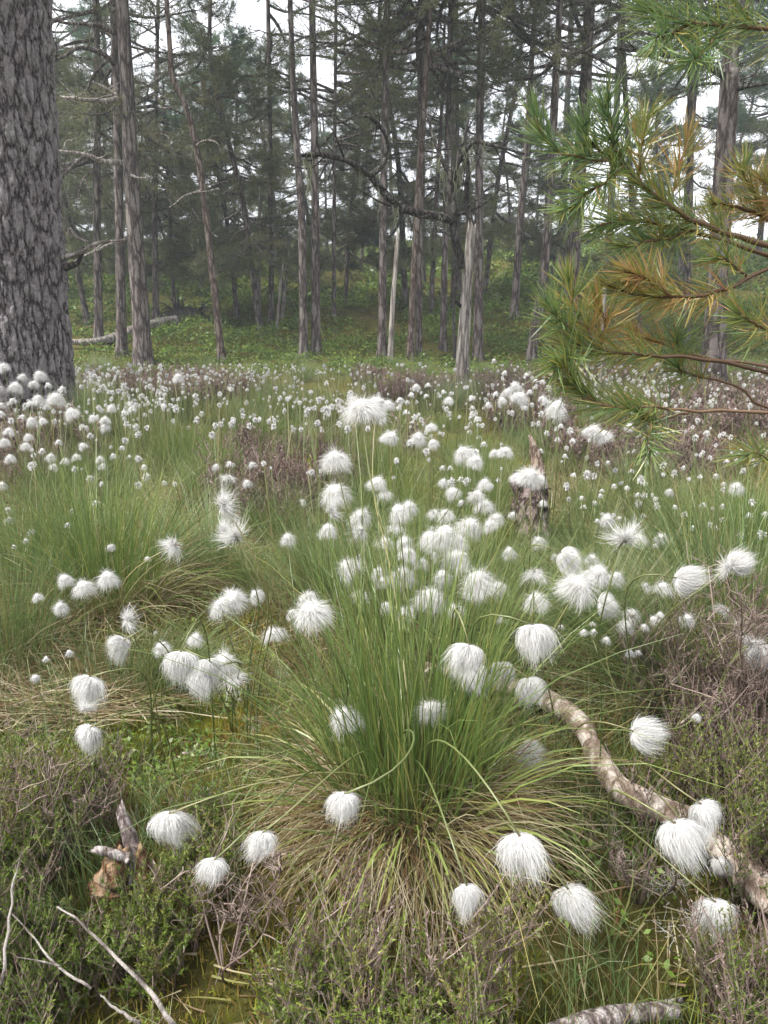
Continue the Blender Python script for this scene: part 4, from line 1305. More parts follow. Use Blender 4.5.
def cotton(px, py, wpx, kind, label, group=None, ap=None, root=None, ax=None, W=None):
    """px,py: middle of the head; wpx: its width; ap: pixel direction from which the stem arrives (dx,dy); root: pixel or point where the stem stands"""
    if W is None and root == 'T' and py > 780 and wpx < 34:
        W = .032
    W = W or (.046 if wpx >= 24 else .041 if wpx > 14 else .037)
    d = F * W / wpx
    c = P(px, py, d)
    zmax = height(c[0], c[1]) + (.66 if root is not None else .50)
    if c[2] > zmax:
        lo = d
        for _ in range(60):
            d *= 1.03; c = P(px, py, d)
            if c[2] <= float(height(c[0], c[1])) + (.66 if root is not None else .50):
                break
        W = min(wpx * d / F, W * 1.5)
    for _ in range(30):
        if c[2] > float(height(c[0], c[1])) + (.06 if kind == 'drop' else .20):
            break
        d *= .97; c = P(px, py, d); W = wpx * d / F
    far = wpx < 8.5
    up = np.array([0, 0, 1.0])
    if ax is None:
        ax = unit(up * (-.9 if kind == 'drop' else .85) + np.array([rng.normal(0, .25), rng.normal(0, .2), 0]))
        if kind == 'wisp':
            ax = unit(np.array([rng.normal(.2, .5), rng.normal(0, .3), .6]))
    else:
        ax = unit(RGT * ax[0] - UPV * ax[1] + FWD * (ax[2] if len(ax) > 2 else 0))
    rc = {'drop': .46, 'mop': .05, 'wisp': .22, 'seed': .1}[kind]
    tip = c - ax * W * rc
    if ap is None:
        back = -ax if kind != 'drop' else unit(np.array([rng.normal(0, .6), rng.normal(.3, .4), .25]))
        if kind != 'drop':
            back = unit(-up + .25 * back)
    else:
        back = unit(RGT * ap[0] - UPV * ap[1] + FWD * (ap[2] if len(ap) > 2 else 0))
    if root is None:
        hz = max(tip[2] - float(height(tip[0], tip[1])), .03)
        rx, ry = tip[0] + (back[0] * .5 if ap is not None else rng.normal(0, .2)) * hz, tip[1] + (back[1] * .5 if ap is not None else rng.normal(.05, .15)) * hz
        b = np.array([rx, ry, float(height(rx, ry))])
    else:
        b = main_c + [rng.normal(0, .05), rng.normal(0, .05), .03] if root == 'T' else hit(*root)
        b = b + [rng.normal(0, .02), rng.normal(0, .02), 0]
        if root != 'T':
            dv = b[:2] - tip[:2]; dl = np.linalg.norm(dv); mx = .30 if kind == 'drop' else .20
            if dl > mx:
                b[:2] = tip[:2] + dv * mx / dl; b[2] = float(height(b[0], b[1]))
    L = np.linalg.norm(tip - b)
    p1 = b + up * L * (.34 if kind == 'drop' else .5) + (tip - b) * .15
    p2 = tip + back * L * (.27 if kind == 'drop' else .38)
    if root is not None and kind == 'drop':
        p2[2] = max(p2[2], min(tip[2] + .04, b[2] + L))
    s = np.linspace(0, 1, 14)[:, None]
    path = b * (1 - s) ** 3 + 3 * p1 * s * (1 - s) ** 2 + 3 * p2 * s * s * (1 - s) + tip * s ** 3
    t = thing('cotton_grass', label, 'cotton grass', b, group); t['kind'] = 'thing'
    mb = MB()
    r_ = max(.0016, .00055 * d) if wpx >= 8.5 else .0009 * min(d, 2.5)
    if far:
        path = path[::3]
    tubes(mb, path - b, np.linspace(r_, r_ * .7, len(path)), k=5 if not far else 3, r=rng.random())
    link('stem', mb.mesh('stem', [M['stem']]), t)
    pool = HEADS['far' if (far and kind in ('mop', 'drop')) else kind]
    o = link('flower_head', pool[rng.integers(len(pool))], t)
    o.location = [float(q) for q in tip - b]
    o.rotation_euler = rot_to(ax, rng.random() * 6.28 if kind != 'wisp' else rng.normal(0, .5))
    wd = {'drop': 1.08, 'mop': 1.0, 'wisp': .95, 'seed': 1.0}[kind]
    sx = W / wd * rng.uniform(.86, 1.0) * (.86 if wpx < 12 else 1.0)
    o.scale = (sx * (.92 + .16 * rng.random()), sx * (.92 + .16 * rng.random()), sx * (.9 + .2 * rng.random()))
    return t, c


G = 'cotton-grass heads in the bog'
BIG = [  # px, py, width, kind, label, approach, root, axis
    (522, 857, 46, 'drop', 'largest drooping white tuft hanging at the front of the central tussock', (-.5, -.85), 'T', (.12, 1)),
    (572, 905, 36, 'drop', 'teardrop white tuft hanging lowest beyond the central tussock\'s straw skirt', (-.6, -.7), 'T', (.25, 1)),
    (468, 899, 29, 'drop', 'narrow white tuft dangling over the straw skirt of the central tussock', (-.3, -.9), 'T', (.1, 1)),
    (344, 809, 33, 'drop', 'bristly white tuft nearest the green base of the central tussock', (.95, -.3), 'T', (-.05, 1)),
    (263, 845, 27, 'drop', 'small drooping tuft, middle one of the arching three by the rotten stump', (.8, -.6), 'T', (0, 1)),
    (213, 873, 29, 'drop', 'pointed drooping tuft low over the heather, third of the arching three', (.8, -.65), 'T', (-.12, 1)),
    (169, 830, 36, 'drop', 'round drooping tuft hanging beside the small rotten stump', (.95, -.3), 'T', (-.05, 1)),
    (681, 843, 45, 'drop', 'big white tuft hanging against the bleached branch', (-.85, -.5), (570, 790), (.3, 1)),
    (708, 818, 34, 'drop', 'tuft just above and behind the big one on the bleached branch', (-.85, -.5), (600, 760), (.5, 1)),
    (717, 918, 35, 'drop', 'lowest tuft hanging over the bleached branch\'s thick end', (-.8, -.55), (570, 830), (.1, 1)),
    (722, 868, 22, 'drop', 'half-hidden tuft resting on the bleached branch', (-.7, -.6), (610, 800), (.5, 1)),
    (86, 691, 32, 'drop', 'upper of two plump drooping tufts at the matted straw', (.95, -.25), (170, 700), (-.25, 1)),
    (86, 741, 32, 'drop', 'lower of two plump drooping tufts at the matted straw', (.85, -.5), (210, 745), (-.35, 1)),
    (86, 712, 20, 'wisp', 'scruffy little tuft squeezed between the two plump drooping ones', (.95, -.2), (200, 730), (-.1, 1)),
    (180, 667, 33, 'drop', 'long shaggy drooping tuft, first of the white heap left of centre', (.3, -.8), (230, 700), (-.05, 1)),
    (208, 672, 28, 'drop', 'tuft in the white heap right beside the long shaggy one', None, (240, 690), (.1, 1)),
    (224, 660, 26, 'mop', 'topmost round tuft of the white heap', None, (245, 690), None),
    (232, 674, 24, 'wisp', 'loose outermost tuft of the white heap', None, (245, 690), None),
    (200, 684, 28, 'drop', 'lowest spread tuft of the white heap', None, (240, 700), (-.2, 1)),
    (196, 637, 15, 'mop', 'little round tuft above the white heap', None, None, None),
    (535, 643, 40, 'drop', 'big round shaggy tuft standing alone above the pair beside the central tussock', (-.9, -.35), (470, 720), (.1, 1)),
    (466, 662, 38, 'drop', 'upper tuft of the overlapping pair beside the central tussock', (-.2, -.7), (450, 760), (-.2, 1)),
    (476, 680, 32, 'drop', 'lower tuft of the overlapping pair beside the central tussock', (.2, -.8), (455, 770), (.3, 1)),
    (502, 675, 28, 'drop', 'square tuft next to the overlapping pair', (-.8, -.4), (470, 770), (.05, 1)),
    (531, 692, 31, 'drop', 'plump tuft below the big round shaggy one', (-.7, -.6), (480, 780), (.2, 1)),
    (530, 755, 28, 'drop', 'tilted tuft above the dark end of the bleached branch', (-.9, -.3), (460, 810), (.5, .8)),
    (647, 736, 32, 'drop', 'tuft blown sideways over the bend of the bleached branch', (-.95, .2), (560, 790), (1, .35)),
    (432, 709, 27, 'mop', 'flattened tuft amid the central tussock\'s upper blades', (.1, 1), 'T', None),
    (343, 714, 25, 'mop', 'open tuft with brown eye on the central tussock\'s outer blades', (.4, 1), 'T', (-.2, -.6)),
    (401, 660, 14, 'seed', 'nearly bare brown seed head amid the central blades', (.1, 1), 'T', None),
    (311, 608, 36, 'mop', 'largest of three white tufts clustered behind the central tussock', (.5, 1), (360, 720), None),
    (306, 597, 20, 'mop', 'small tuft peeping over the largest of the clustered three', None, (350, 700), None),
    (292, 612, 12, 'mop', 'smallest tuft of the clustered three', None, None, None),
    (272, 632, 17, 'mop', 'round tuft low beside the shaded gap', (.3, 1), (310, 700), None),
    (284, 628, 18, 'wisp', 'ragged tuft overlapping the round one by the shaded gap', (.3, 1), (310, 700), None),
    (221, 603, 24, 'mop', 'tuft with a yellowish cast, lower of the knot above the white heap', None, None, None),
    (232, 598, 24, 'mop', 'upper tuft of the knot above the white heap', None, None, None),
    (255, 594, 14, 'mop', 'small separate tuft beside the knot above the white heap', None, None, None),
    (122, 621, 28, 'wisp', 'flag-like tuft blown flat over the broad tussock\'s edge', (.8, .5), (165, 660), (-.9, .2)),
    (116, 647, 22, 'drop', 'oval tuft under the flag-like one', (.8, -.5), (150, 690), (-.7, .6)),
    (131, 645, 15, 'wisp', 'thin feather of fluff beside the oval tuft', (.8, -.5), (150, 690), (1, 0)),
    (161, 646, 16, 'mop', 'neat tuft just above the long shaggy one', None, None, None),
    (155, 633, 9, 'seed', 'tiny seed head between flag-like and neat tufts', None, None, None),
    (64, 578, 14, 'mop', 'tuft at the brow of the broad tussock\'s brown skirt', None, None, None),
    (83, 585, 18, 'mop', 'flattened tuft resting on the broad tussock\'s brown skirt', None, None, None),
    (107, 576, 18, 'mop', 'pointed tuft, highest on the broad tussock\'s brown skirt', None, None, None),
    (60, 606, 12, 'mop', 'lowest tuft on the broad tussock\'s brown skirt', None, None, None),
    (37, 596, 10, 'mop', 'single tuft on a curved pale stem at the broad tussock', (.4, .9), (85, 650), None),
    (178, 542, 27, 'wisp', 'spiky tuft at the end of a long slanting stem beyond the broad tussock', (-.8, .4), (90, 600), (.5, -.4)),
    (217, 506, 34, 'wisp', 'ragged tuft blown to a comet shape, upper of the wispy three', (.5, .8), (260, 600), (-.95, .2)),
    (219, 533, 28, 'wisp', 'wispy tuft with dark eye, middle of the wispy three', (.5, .8), (265, 610), (-.6, .3)),
    (239, 541, 31, 'wisp', 'broad shredded tuft, lowest of the wispy three', (.5, .8), (270, 610), (.5, .5)),
    (288, 537, 13, 'mop', 'round tuft topping a single pale upright stem', (.05, 1), (296, 640), None),
    (228, 474, 16, 'wisp', 'small ragged tuft in the foursome above the comet-shaped one', None, None, None),
    (216, 466, 9, 'mop', 'outer round tuft of the foursome above the comet-shaped one', None, None, None),
    (230, 463, 8, 'mop', 'topmost tuft of the foursome above the comet-shaped one', None, None, None),
    (247, 482, 9.5, 'mop', 'lowest tuft of the foursome above the comet-shaped one', None, None, None),
    (252, 464, 9, 'mop', 'lone tuft flanking the foursome above the comet-shaped one', None, None, None),
    (335, 457, 25, 'mop', 'top tuft of the column of white tufts behind the central tussock', (.2, 1), (375, 720), (-.1, -1)),
    (362, 406, 30, 'mop', 'fluffy giant head standing highest on its long stem', (.05, 1), 'T', (-.1, -1)),
    (350, 411, 22, 'wisp', 'loose side lock of the highest fluffy head', (.1, 1), 'T', (-.6, .4)),
    (377, 402, 20, 'mop', 'second puff joined to the highest fluffy head', (-.1, 1), 'T', None),
    (388, 403, 13, 'mop', 'narrow puff right beside the highest fluffy pair', None, None, None),
    (335, 490, 24, 'mop', 'second tuft down the column behind the central tussock', (.2, 1), (380, 740), None),
    (326, 512, 25, 'wisp', 'wispy third tuft down the column behind the central tussock', (.3, 1), (370, 740), (-.6, .2)),
    (328, 528, 17, 'mop', 'bottom tuft of the column behind the central tussock', None, (370, 740), None),
    (305, 501, 9, 'wisp', 'tiny scrap of fluff beside the column of tufts', None, None, None),
    (378, 481, 19, 'mop', 'tuft with a trailing tail left of the central drift', (0, 1), 'T', None),
    (386, 490, 16, 'wisp', 'trailing tail of the tuft bordering the central drift', None, None, None),
    (362, 514, 20, 'mop', 'upper tuft of the close pair before the tallest blades', (.1, 1), 'T', None),
    (364, 529, 22, 'wisp', 'lower ragged tuft of the close pair before the tallest blades', (.1, 1), 'T', None),
    (386, 541, 15, 'mop', 'tuft pressed against the tallest blades', (0, 1), 'T', None),
    (346, 566, 21, 'mop', 'tuft with a drooping lock beside the tallest blades', (.3, 1), 'T', (-.5, -.5)),
    (360, 557, 13, 'seed', 'brown seed head perched by the drooping lock', (.2, 1), 'T', None),
    (378, 571, 16, 'mop', 'tuft crossed by the tallest blades', (.1, 1), 'T', None),
    (364, 591, 17, 'wisp', 'faint ragged tuft behind the tallest blades', None, None, None),
    (382, 580, 13, 'mop', 'lower tuft crossed by the tallest blades', None, None, None),
    (385, 437, 11, 'mop', 'narrow oval puff halfway to the pale snag', None, None, None),
    (392, 435, 13, 'mop', 'puff beside the narrow oval one halfway to the pale snag', None, None, None),
    (419, 436, 13, 'mop', 'clean round puff on a pale stem below the pale snag', None, None, None),
    (431, 426, 11, 'mop', 'puff with a dark eye below the pale snag', None, None, None),
    (433, 442, 11, 'mop', 'puff on a brown stem just under the dark-eyed one', None, None, None),
    (398, 510, 22, 'mop', 'tuft at the near corner of the central drift', (.1, 1), (400, 700), None),
    (409, 505, 15, 'mop', 'small tuft on the shoulder of the drift\'s corner tuft', None, None, None),
    (395, 524, 18, 'wisp', 'shaggy lock under the drift\'s corner tuft', None, None, None),
    (404, 541, 16, 'mop', 'lone tuft in the gap below the drift\'s corner', None, None, None),
    (430, 536, 22, 'mop', 'first puff of the bright knot in the central drift', (0, 1), (430, 700), None),
    (446, 533, 26, 'mop', 'largest puff of the bright knot in the central drift', (0, 1), (440, 700), None),
    (457, 540, 20, 'mop', 'last puff of the bright knot in the central drift', (0, 1), (450, 700), None),
    (409, 552, 17, 'mop', 'compact puff below the bright knot, drift side', None, (410, 720), None),
    (422, 562, 13, 'mop', 'greenish-white small puff below the bright knot', None, (420, 720), None),
    (403, 573, 21, 'mop', 'puff with a brown side lower in the drift', (0, 1), 'T', None),
    (396, 577, 13, 'mop', 'outer lobe of the brown-sided puff', None, 'T', None),
    (438, 553, 15, 'wisp', 'ragged fluff under the bright knot', None, (440, 720), None),
    (458, 556, 24, 'mop', 'two-lobed puff under the bright knot', (0, 1), (455, 720), None),
    (442, 575, 17, 'mop', 'neat dome on a pale stem beneath the two-lobed puff', (0, 1), (440, 740), None),
    (432, 595, 25, 'mop', 'spiky spreading tuft above the overlapping pair', (0, 1), (430, 740), None),
    (407, 611, 17, 'mop', 'dome-shaped tuft nearest the tallest blades', (0, 1), 'T', None),
    (386, 605, 12, 'mop', 'small dome squeezed among the tallest blades', None, 'T', None),
    (478, 578, 30, 'mop', 'large spiky tuft above a veil of loose fluff', (-.1, 1), (465, 740), None),
    (477, 602, 27, 'wisp', 'veil of loose fluff hanging under the large spiky tuft', (-.1, 1), (465, 740), (.2, .8)),
    (455, 608, 15, 'mop', 'tidy tuft beside the veil of loose fluff', (0, 1), (450, 760), None),
    (498, 586, 15, 'mop', 'yellowish small tuft flanking the large spiky one', None, None, None),
    (501, 618, 9, 'mop', 'tiny tuft above the square one', None, None, None),
    (534, 567, 29, 'wisp', 'star-shaped blown tuft with brown heart right of the drift', (0, 1), (525, 680), (0, -.6)),
    (536, 598, 23, 'mop', 'flattened tuft below the star-shaped one', (-.2, 1), (520, 700), None),
    (571, 560, 27, 'drop', 'sausage-shaped tuft atop the cluster beyond the stump', (-.6, -.3), (540, 660), (.8, .6)),
    (555, 556, 8.5, 'mop', 'round bead-like tuft next to the sausage-shaped one', None, None, None),
    (581, 584, 34, 'mop', 'widest fluffy tuft of the cluster beyond the stump', (-.5, .8), (540, 680), None),
    (599, 571, 24, 'mop', 'pinkish-white tuft joining the cluster beyond the stump', (-.3, .9), (560, 670), None),
    (592, 558, 13, 'mop', 'small puff over the pinkish-white tuft', None, None, None),
    (617, 576, 15, 'mop', 'tail-end tuft of the cluster beyond the stump', None, None, None),
    (626, 545, 34, 'wisp', 'broad wispy tuft with tattered hem, alone above the combed grass', (-.3, .9), (600, 640), (.1, .5)),
    (641, 538, 12, 'mop', 'small cap of fluff on the tattered wispy tuft', None, None, None),
    (690, 582, 31, 'drop', 'barrel-shaped tuft blown sideways over the combed grass', (-.95, .2), (610, 650), (1, .3)),
    (742, 562, 24, 'drop', 'main lobe of the blown twin tufts at the edge', (-.8, .7), (640, 700), (1, -.4)),
    (731, 570, 22, 'wisp', 'loose inner lobe of the blown twin tufts at the edge', (-.8, .7), (640, 700), (.8, .2)),
    (664, 586, 15, 'mop', 'tuft with a dark scale beside the barrel-shaped one', (-.8, .6), (620, 650), None),
    (649, 585, 12, 'wisp', 'frayed tuft, outermost of the two by the barrel-shaped one', None, None, None),
    (610, 605, 25, 'drop', 'plump capsule tuft below the cluster beyond the stump', (-.8, .4), (570, 690), (.9, .2)),
    (632, 613, 14, 'mop', 'upper small tuft in the combed grass', (-.8, .6), (590, 690), None),
    (628, 625, 17, 'mop', 'lower small tuft in the combed grass', (-.8, .6), (580, 700), None),
    (653, 619, 11, 'mop', 'dark-scaled middle one of three beads in the combed grass', (-.8, .6), (610, 690), None),
    (660, 614, 9, 'mop', 'upper one of three beads in the combed grass', (-.8, .6), (615, 690), None),
    (645, 626, 8.5, 'mop', 'lower one of three beads in the combed grass', (-.8, .6), (605, 700), None),
    (688, 618, 14, 'mop', 'single tuft with a dark nick in the combed grass', (-.7, .6), (650, 680), None),
    (702, 662, 14, 'drop', 'shell-shaped little tuft above the dead heather', (-.9, .1), (640, 730), (.7, .6)),
    (716, 709, 16, 'drop', 'tuft stuck on the thin dead heather wisp', (-.8, -.2), (680, 760), (.5, .8)),
    (697, 716, 9, 'mop', 'tiny tuft on a slanting green stem by the thin heather wisp', (-.7, .6), (660, 760), None),
    (725, 606, 15, 'wisp', 'shred of fluff caught on the dead heather tips', None, None, None),
    (737, 620, 11, 'wisp', 'lower shred of fluff caught on the dead heather tips', None, None, None),
    (750, 648, 22, 'wisp', 'curled tuft at the edge beside the dead heather', (-.7, .6), (690, 740), (-.2, .8)),
    (762, 656, 24, 'drop', 'outermost tuft at the edge beside the dead heather', (-.7, -.2), (700, 750), (.1, 1)),
    (531, 474, 22, 'mop', 'cap of cotton fluff lodged on the jagged stump', (0, 1), (533, 560), None),
    (518, 476, 13, 'mop', 'side puff hanging off the jagged stump\'s cap', None, (520, 560), None),
    (541, 478, 12, 'mop', 'small puff against the stump\'s pale splinter', None, (545, 565), None),
    (543, 502, 9, 'mop', 'bead-like puff before the stump\'s dark bark', (-.2, 1), (520, 600), None),
    (539, 540, 12, 'mop', 'round puff at the mossy foot of the jagged stump', None, None, None),
    (509, 551, 14, 'mop', 'round puff just short of the jagged stump\'s foot', None, None, None),
    (513, 514, 9, 'mop', 'bead of fluff beside the jagged stump', None, None, None),
    (471, 524, 21, 'mop', 'hooded tuft drooping on a pale stem between drift and stump', (0, 1), (473, 650), None),
    (497, 517, 12, 'mop', 'upper one of two puffs between hooded tuft and stump', None, None, None),
    (489, 524, 13, 'mop', 'lower one of two puffs between hooded tuft and stump', None, None, None),
    (462, 451, 17, 'mop', 'ragged puff straight below the pale snag\'s foot', None, None, None),
    (476, 459, 14, 'mop', 'puff trailing the ragged one below the pale snag', None, None, None),
    (506, 450, 12, 'mop', 'flat puff between pale snag and stump splinter', None, None, None),
    (485, 482, 14, 'mop', 'flat puff halfway from the ragged one to the stump', None, None, None),
    (444, 481, 10, 'mop', 'dark-eyed puff above the bright knot', None, None, None),
    (452, 491, 14, 'mop', 'broader puff above the bright knot', None, None, None),
    (478, 494, 14, 'mop', 'puff over the hooded tuft', None, None, None),
    (485, 504, 15, 'mop', 'pointed puff over the hooded tuft', None, None, None),
    (445, 513, 15, 'mop', 'loose puff right over the bright knot', None, None, None),
    (433, 511, 14, 'wisp', 'frayed puff crowning the bright knot', None, None, None),
    (545, 407, 16, 'wisp', 'dark-hearted half of the pair beneath the pine tip', (0, 1), (543, 520), (-.3, .5)),
    (558, 406, 20, 'mop', 'white half of the pair beneath the pine tip', (0, 1), (552, 520), None),
    (594, 429, 16, 'mop', 'tuft crossed by a dark stem below the pine spray', None, None, None),
    (603, 434, 16, 'mop', 'broad tuft below the pine spray', None, None, None),
    (630, 426, 10, 'mop', 'dim tuft behind the lowest pine spray', None, None, None),
    (653, 451, 10, 'mop', 'puff hanging under the lowest pine spray', None, None, None),
    (607, 518, 13, 'mop', 'puff at the edge of the brown heather past the stump', None, None, None),
    (662, 537, 12, 'mop', 'spiky small puff on the combed grass crest', None, None, None),
    (737, 486, 12, 'mop', 'two-tiered puff beyond the combed grass', None, None, None),
    (515, 385, 13, 'mop', 'top of the three-tier white pile right of the pale snag', None, None, None),
    (521, 396, 14, 'mop', 'base of the three-tier white pile right of the pale snag', None, None, None),
    (508, 391, 10, 'mop', 'middle of the three-tier white pile right of the pale snag', None, None, None),
    (449, 399, 10, 'mop', 'puff touching the pale snag\'s foot', None, None, None),
    (178, 376, 12, 'mop', 'bright clump at the straight grey pine\'s foot', None, None, None),
    (56, 397, 18, 'mop', 'widest puff at the thick trunk\'s foot', None, None, None),
    (38, 398, 13, 'mop', 'pair-topped puff before the thick trunk', None, None, None),
    (39, 374, 15, 'mop', 'flat puff highest against the thick trunk', None, None, None),
    (70, 412, 12, 'mop', 'flat puff just clear of the thick trunk\'s root flare', None, None, None),
    (3, 366, 13, 'mop', 'puff cut by the edge against the thick trunk', None, None, None),
    (92, 417, 10, 'mop', 'first of the puff trio between thick trunk and broad tussock', None, None, None),
    (105, 419, 11, 'mop', 'roundest of the puff trio between thick trunk and broad tussock', None, None, None),
    (104, 426, 11, 'mop', 'lowest of the puff trio between thick trunk and broad tussock', None, None, None),
    (133, 402, 11, 'wisp', 'tall shaggy puff before the grey pine\'s foot', None, None, None),
]
for px, py, w_, kd, lab, ap, root, ax in BIG:
    cotton(px, py, w_, kd, lab, None, ap, root, ax)

SMALL = {
    ('small white tuft in the crowd before the thick old trunk', 'tufts crowding before the thick old trunk'):
        [(23, 376, 9), (34, 383, 10), (16, 385, 12), (29, 403, 8), (1, 404, 8), (1, 413, 8), (23, 416, 7), (31, 420, 10), (42, 420, 9), (9, 430, 11), (28, 436, 9), (4, 441, 10), (26, 445, 10), (59, 441, 8),
         (82, 445, 9), (42, 450, 8), (51, 456, 10), (65, 460, 9), (76, 456, 9), (10, 457, 10), (54, 466, 9), (30, 465, 7), (100, 458, 9), (103, 465, 9), (2, 484, 10), (90, 477, 8), (102, 483, 7), (8, 509, 8), (9, 519, 9),
         (81, 426, 7), (111, 407, 9), (132, 408, 9), (145, 414, 6), (160, 399, 6), (164, 405, 7), (144, 466, 7), (122, 447, 7), (113, 455, 7), (129, 456, 6), (124, 412, 8), (164, 482, 7), (48, 384, 8), (62, 388, 8), (12, 400, 8)],
    ('small pale tuft dotted over the broad skirted tussock', 'tufts dotted over the broad tussock'):
        [(31, 531, 9), (72, 510, 7), (96, 502, 7), (68, 524, 7), (111, 546, 9), (14, 546, 7), (147, 558, 6), (69, 652, 8), (46, 658, 7), (36, 677, 9), (26, 540, 7)],
    ('tiny tuft strewn over the brown heather beyond the stump', 'tufts strewn over the brown heather beyond the stump'):
        [(573, 440, 7), (620, 518, 7), (638, 494, 7), (670, 491, 9), (749, 514, 7), (693, 527, 8), (703, 504, 7), (724, 483, 6), (541, 450, 6), (608, 462, 6), (632, 470, 6), (614, 485, 6), (644, 483, 6), (627, 487, 6), (655, 498, 6), (595, 502, 6), (600, 495, 6), (584, 506, 6),
         (707, 432, 7), (724, 433, 7), (706, 437, 6), (727, 460, 6), (716, 475, 7), (684, 467, 6), (766, 513, 7), (716, 527, 6), (723, 505, 6), (602, 490, 5), (675, 506, 6), (643, 515, 6), (655, 545, 6), (597, 520, 6), (582, 497, 6), (574, 474, 6), (741, 450, 5), (765, 450, 6), (736, 409, 5), (685, 420, 5)],
    ('bead-sized tuft low in the combed grass above the bleached branch', 'beads low in the combed grass'):
        [(584, 631, 9), (594, 631, 8), (607, 639, 9), (630, 652, 9), (638, 652, 8), (645, 658, 7), (716, 667, 6), (592, 623, 7), (561, 626, 8), (573, 640, 6), (560, 640, 5), (572, 603, 6), (552, 606, 6)],
    ('small white tuft between the pale snag and the central drift', 'tufts between pale snag and central drift'):
        [(484, 443, 8), (494, 452, 9), (461, 478, 8), (461, 502, 8), (416, 386, 9), (502, 399, 9), (443, 467, 6), (450, 467, 6), (480, 437, 6), (428, 384, 6), (412, 394, 7), (426, 395, 6), (443, 391, 6), (471, 397, 7), (488, 404, 7), (472, 407, 6), (477, 418, 8), (496, 393, 7), (530, 391, 7),
         (470, 431, 6), (413, 422, 6), (406, 411, 7), (400, 399, 8), (541, 398, 6), (548, 386, 6), (536, 380, 6), (543, 381, 6), (561, 425, 7), (547, 432, 6), (558, 438, 6), (565, 455, 6), (525, 407, 6), (505, 372, 6), (526, 374, 7), (494, 360, 7)],
}
placed = []
for (lab, grp), lst in SMALL.items():
    for px, py, w_ in lst:
        cotton(px, py, w_, 'mop', lab, grp)


def far_cotton():
    """the white drift towards the wood: too many to count, one mesh"""
    mb = MB()
    g = np.random.default_rng(77)
    N = 0; c = []
    cl = [(g.random() * 768, 368 + 42 * g.random() ** 1.6) for _ in range(75)]
    pts = []
    for cx, cyy in cl:
        dens = 1.6 if 120 < cx < 360 else 1.0
        for q in range(int(g.integers(4, 15) * dens)):
            pts.append((cx + g.normal(0, 20), cyy + g.normal(0, 6)))
    for q in range(560):
        pts.append((g.random() * 560 if g.random() < .8 else g.random() * 768, 364 + 66 * g.random() ** 1.5))
    for q in range(210):
        z_ = g.random()
        if z_ < .45: pts.append((560 + 210 * g.random(), 430 + 110 * g.random()))
        elif z_ < .8: pts.append((380 + 190 * g.random(), 425 + 120 * g.random()))
        else: pts.append((g.random() * 330, 415 + 70 * g.random()))
    for px, py in pts:
        if (abs(px - 532) < 24 and 425 < py < 570) or py < 364 or (px < 75 and py < 400):
            continue
        h_ = .20 + .22 * g.random()
        b = hit(px, py, h_)
        if b[1] > 9.9 or b[1] < 2.2:
            continue
        c.append([b[0], b[1], b[2] + h_, b[2]])
    c = np.array(c); N = len(c)
    top = c[:, :3]
    # heads: small ragged balls of short hairs
    nh = 120
    d = unit(g.normal(0, 1, (N * nh, 3)) + [0, 0, .25])
    r_ = np.repeat(.006 + .0105 * g.random(N) ** 1.5, nh)[:, None]
    pos = np.repeat(top, nh, 0)
    e = pos + d * r_ * (.55 + .65 * g.random((N * nh, 1))) - np.array([0, 0, .3]) * r_ * (1 - d[:, 2:3])* .6
    sd = unit(np.cross(d, g.normal(0, 1, d.shape))) * r_ * .22
    mid = pos + d * r_ * .15
    V = np.stack([mid - sd * .8, mid + sd * .8, e + sd * .3, e - sd * .3], 1)
    mb.add(V, Q=np.arange(N * nh * 4).reshape(-1, 4), m=0, r=np.repeat(g.random(N * nh), 4))
    base = c[:, [0, 1, 3]] + np.stack([g.normal(0, .05, N), g.normal(0, .05, N), 0 * top[:, 0]], -1)
    path = base[:, None] + (top - base)[:, None] * np.linspace(0, 1, 4)[None, :, None]
    tubes(mb, path, np.full((N, 4), .0022), k=3, m=1, cap=False)
    o = link('distant_cotton_grass', mb.mesh('distant_cotton_grass', [M['cotton'], M['stem']], smooth=False)); tag(o, kind='stuff')
    o['label'] = 'countless white cotton-grass dots drifting towards the wood'


far_cotton()


def loose_fluff():
    """shed silk caught on the heather and moss"""
    mb = MB(); g = np.random.default_rng(5)
    for px, py, n_, s_ in ((672, 900, 26, .012), (652, 906, 20, .01), (690, 945, 14, .01), (664, 950, 12, .01), (420, 860, 60, .014), (395, 858, 20, .008), (75, 810, 20, .02), (66, 850, 18, .01), (150, 955, 30, .012), (410, 745, 18, .01), (392, 760, 16, .01),
                           (345, 680, 30, .012), (285, 685, 26, .015), (240, 710, 20, .015), (255, 745, 14, .01), (470, 690, 14, .01), (370, 790, 14, .01), (475, 770, 14, .01), (215, 775, 14, .02), (250, 790, 20, .02)):
        h_ = hit(px, py); h_[2] += .035
        N = n_ * 2; s = np.linspace(0, 1, 5)
        st = h_ + g.normal(0, s_ * .7, (N, 3)) * [1, 1, .5]
        d = unit(g.normal(0, 1, (N, 3)))
        ln = .008 + .02 * g.random(N)
        path = st[:, None] + d[:, None] * (ln[:, None] * s)[..., None] + g.normal(0, .002, (N, 5, 3)) * s[None, :, None]
        ribbons(mb, path, unit(g.normal(0, 1, (N, 3))), np.full((N, 5), .00045), m=0, r=g.random(N))
    o = link('shed_fluff', mb.mesh('shed_fluff', [M['cotton']], smooth=False)); tag(o, kind='stuff'); o['label'] = 'shed white silk caught on heather and moss'


loose_fluff()

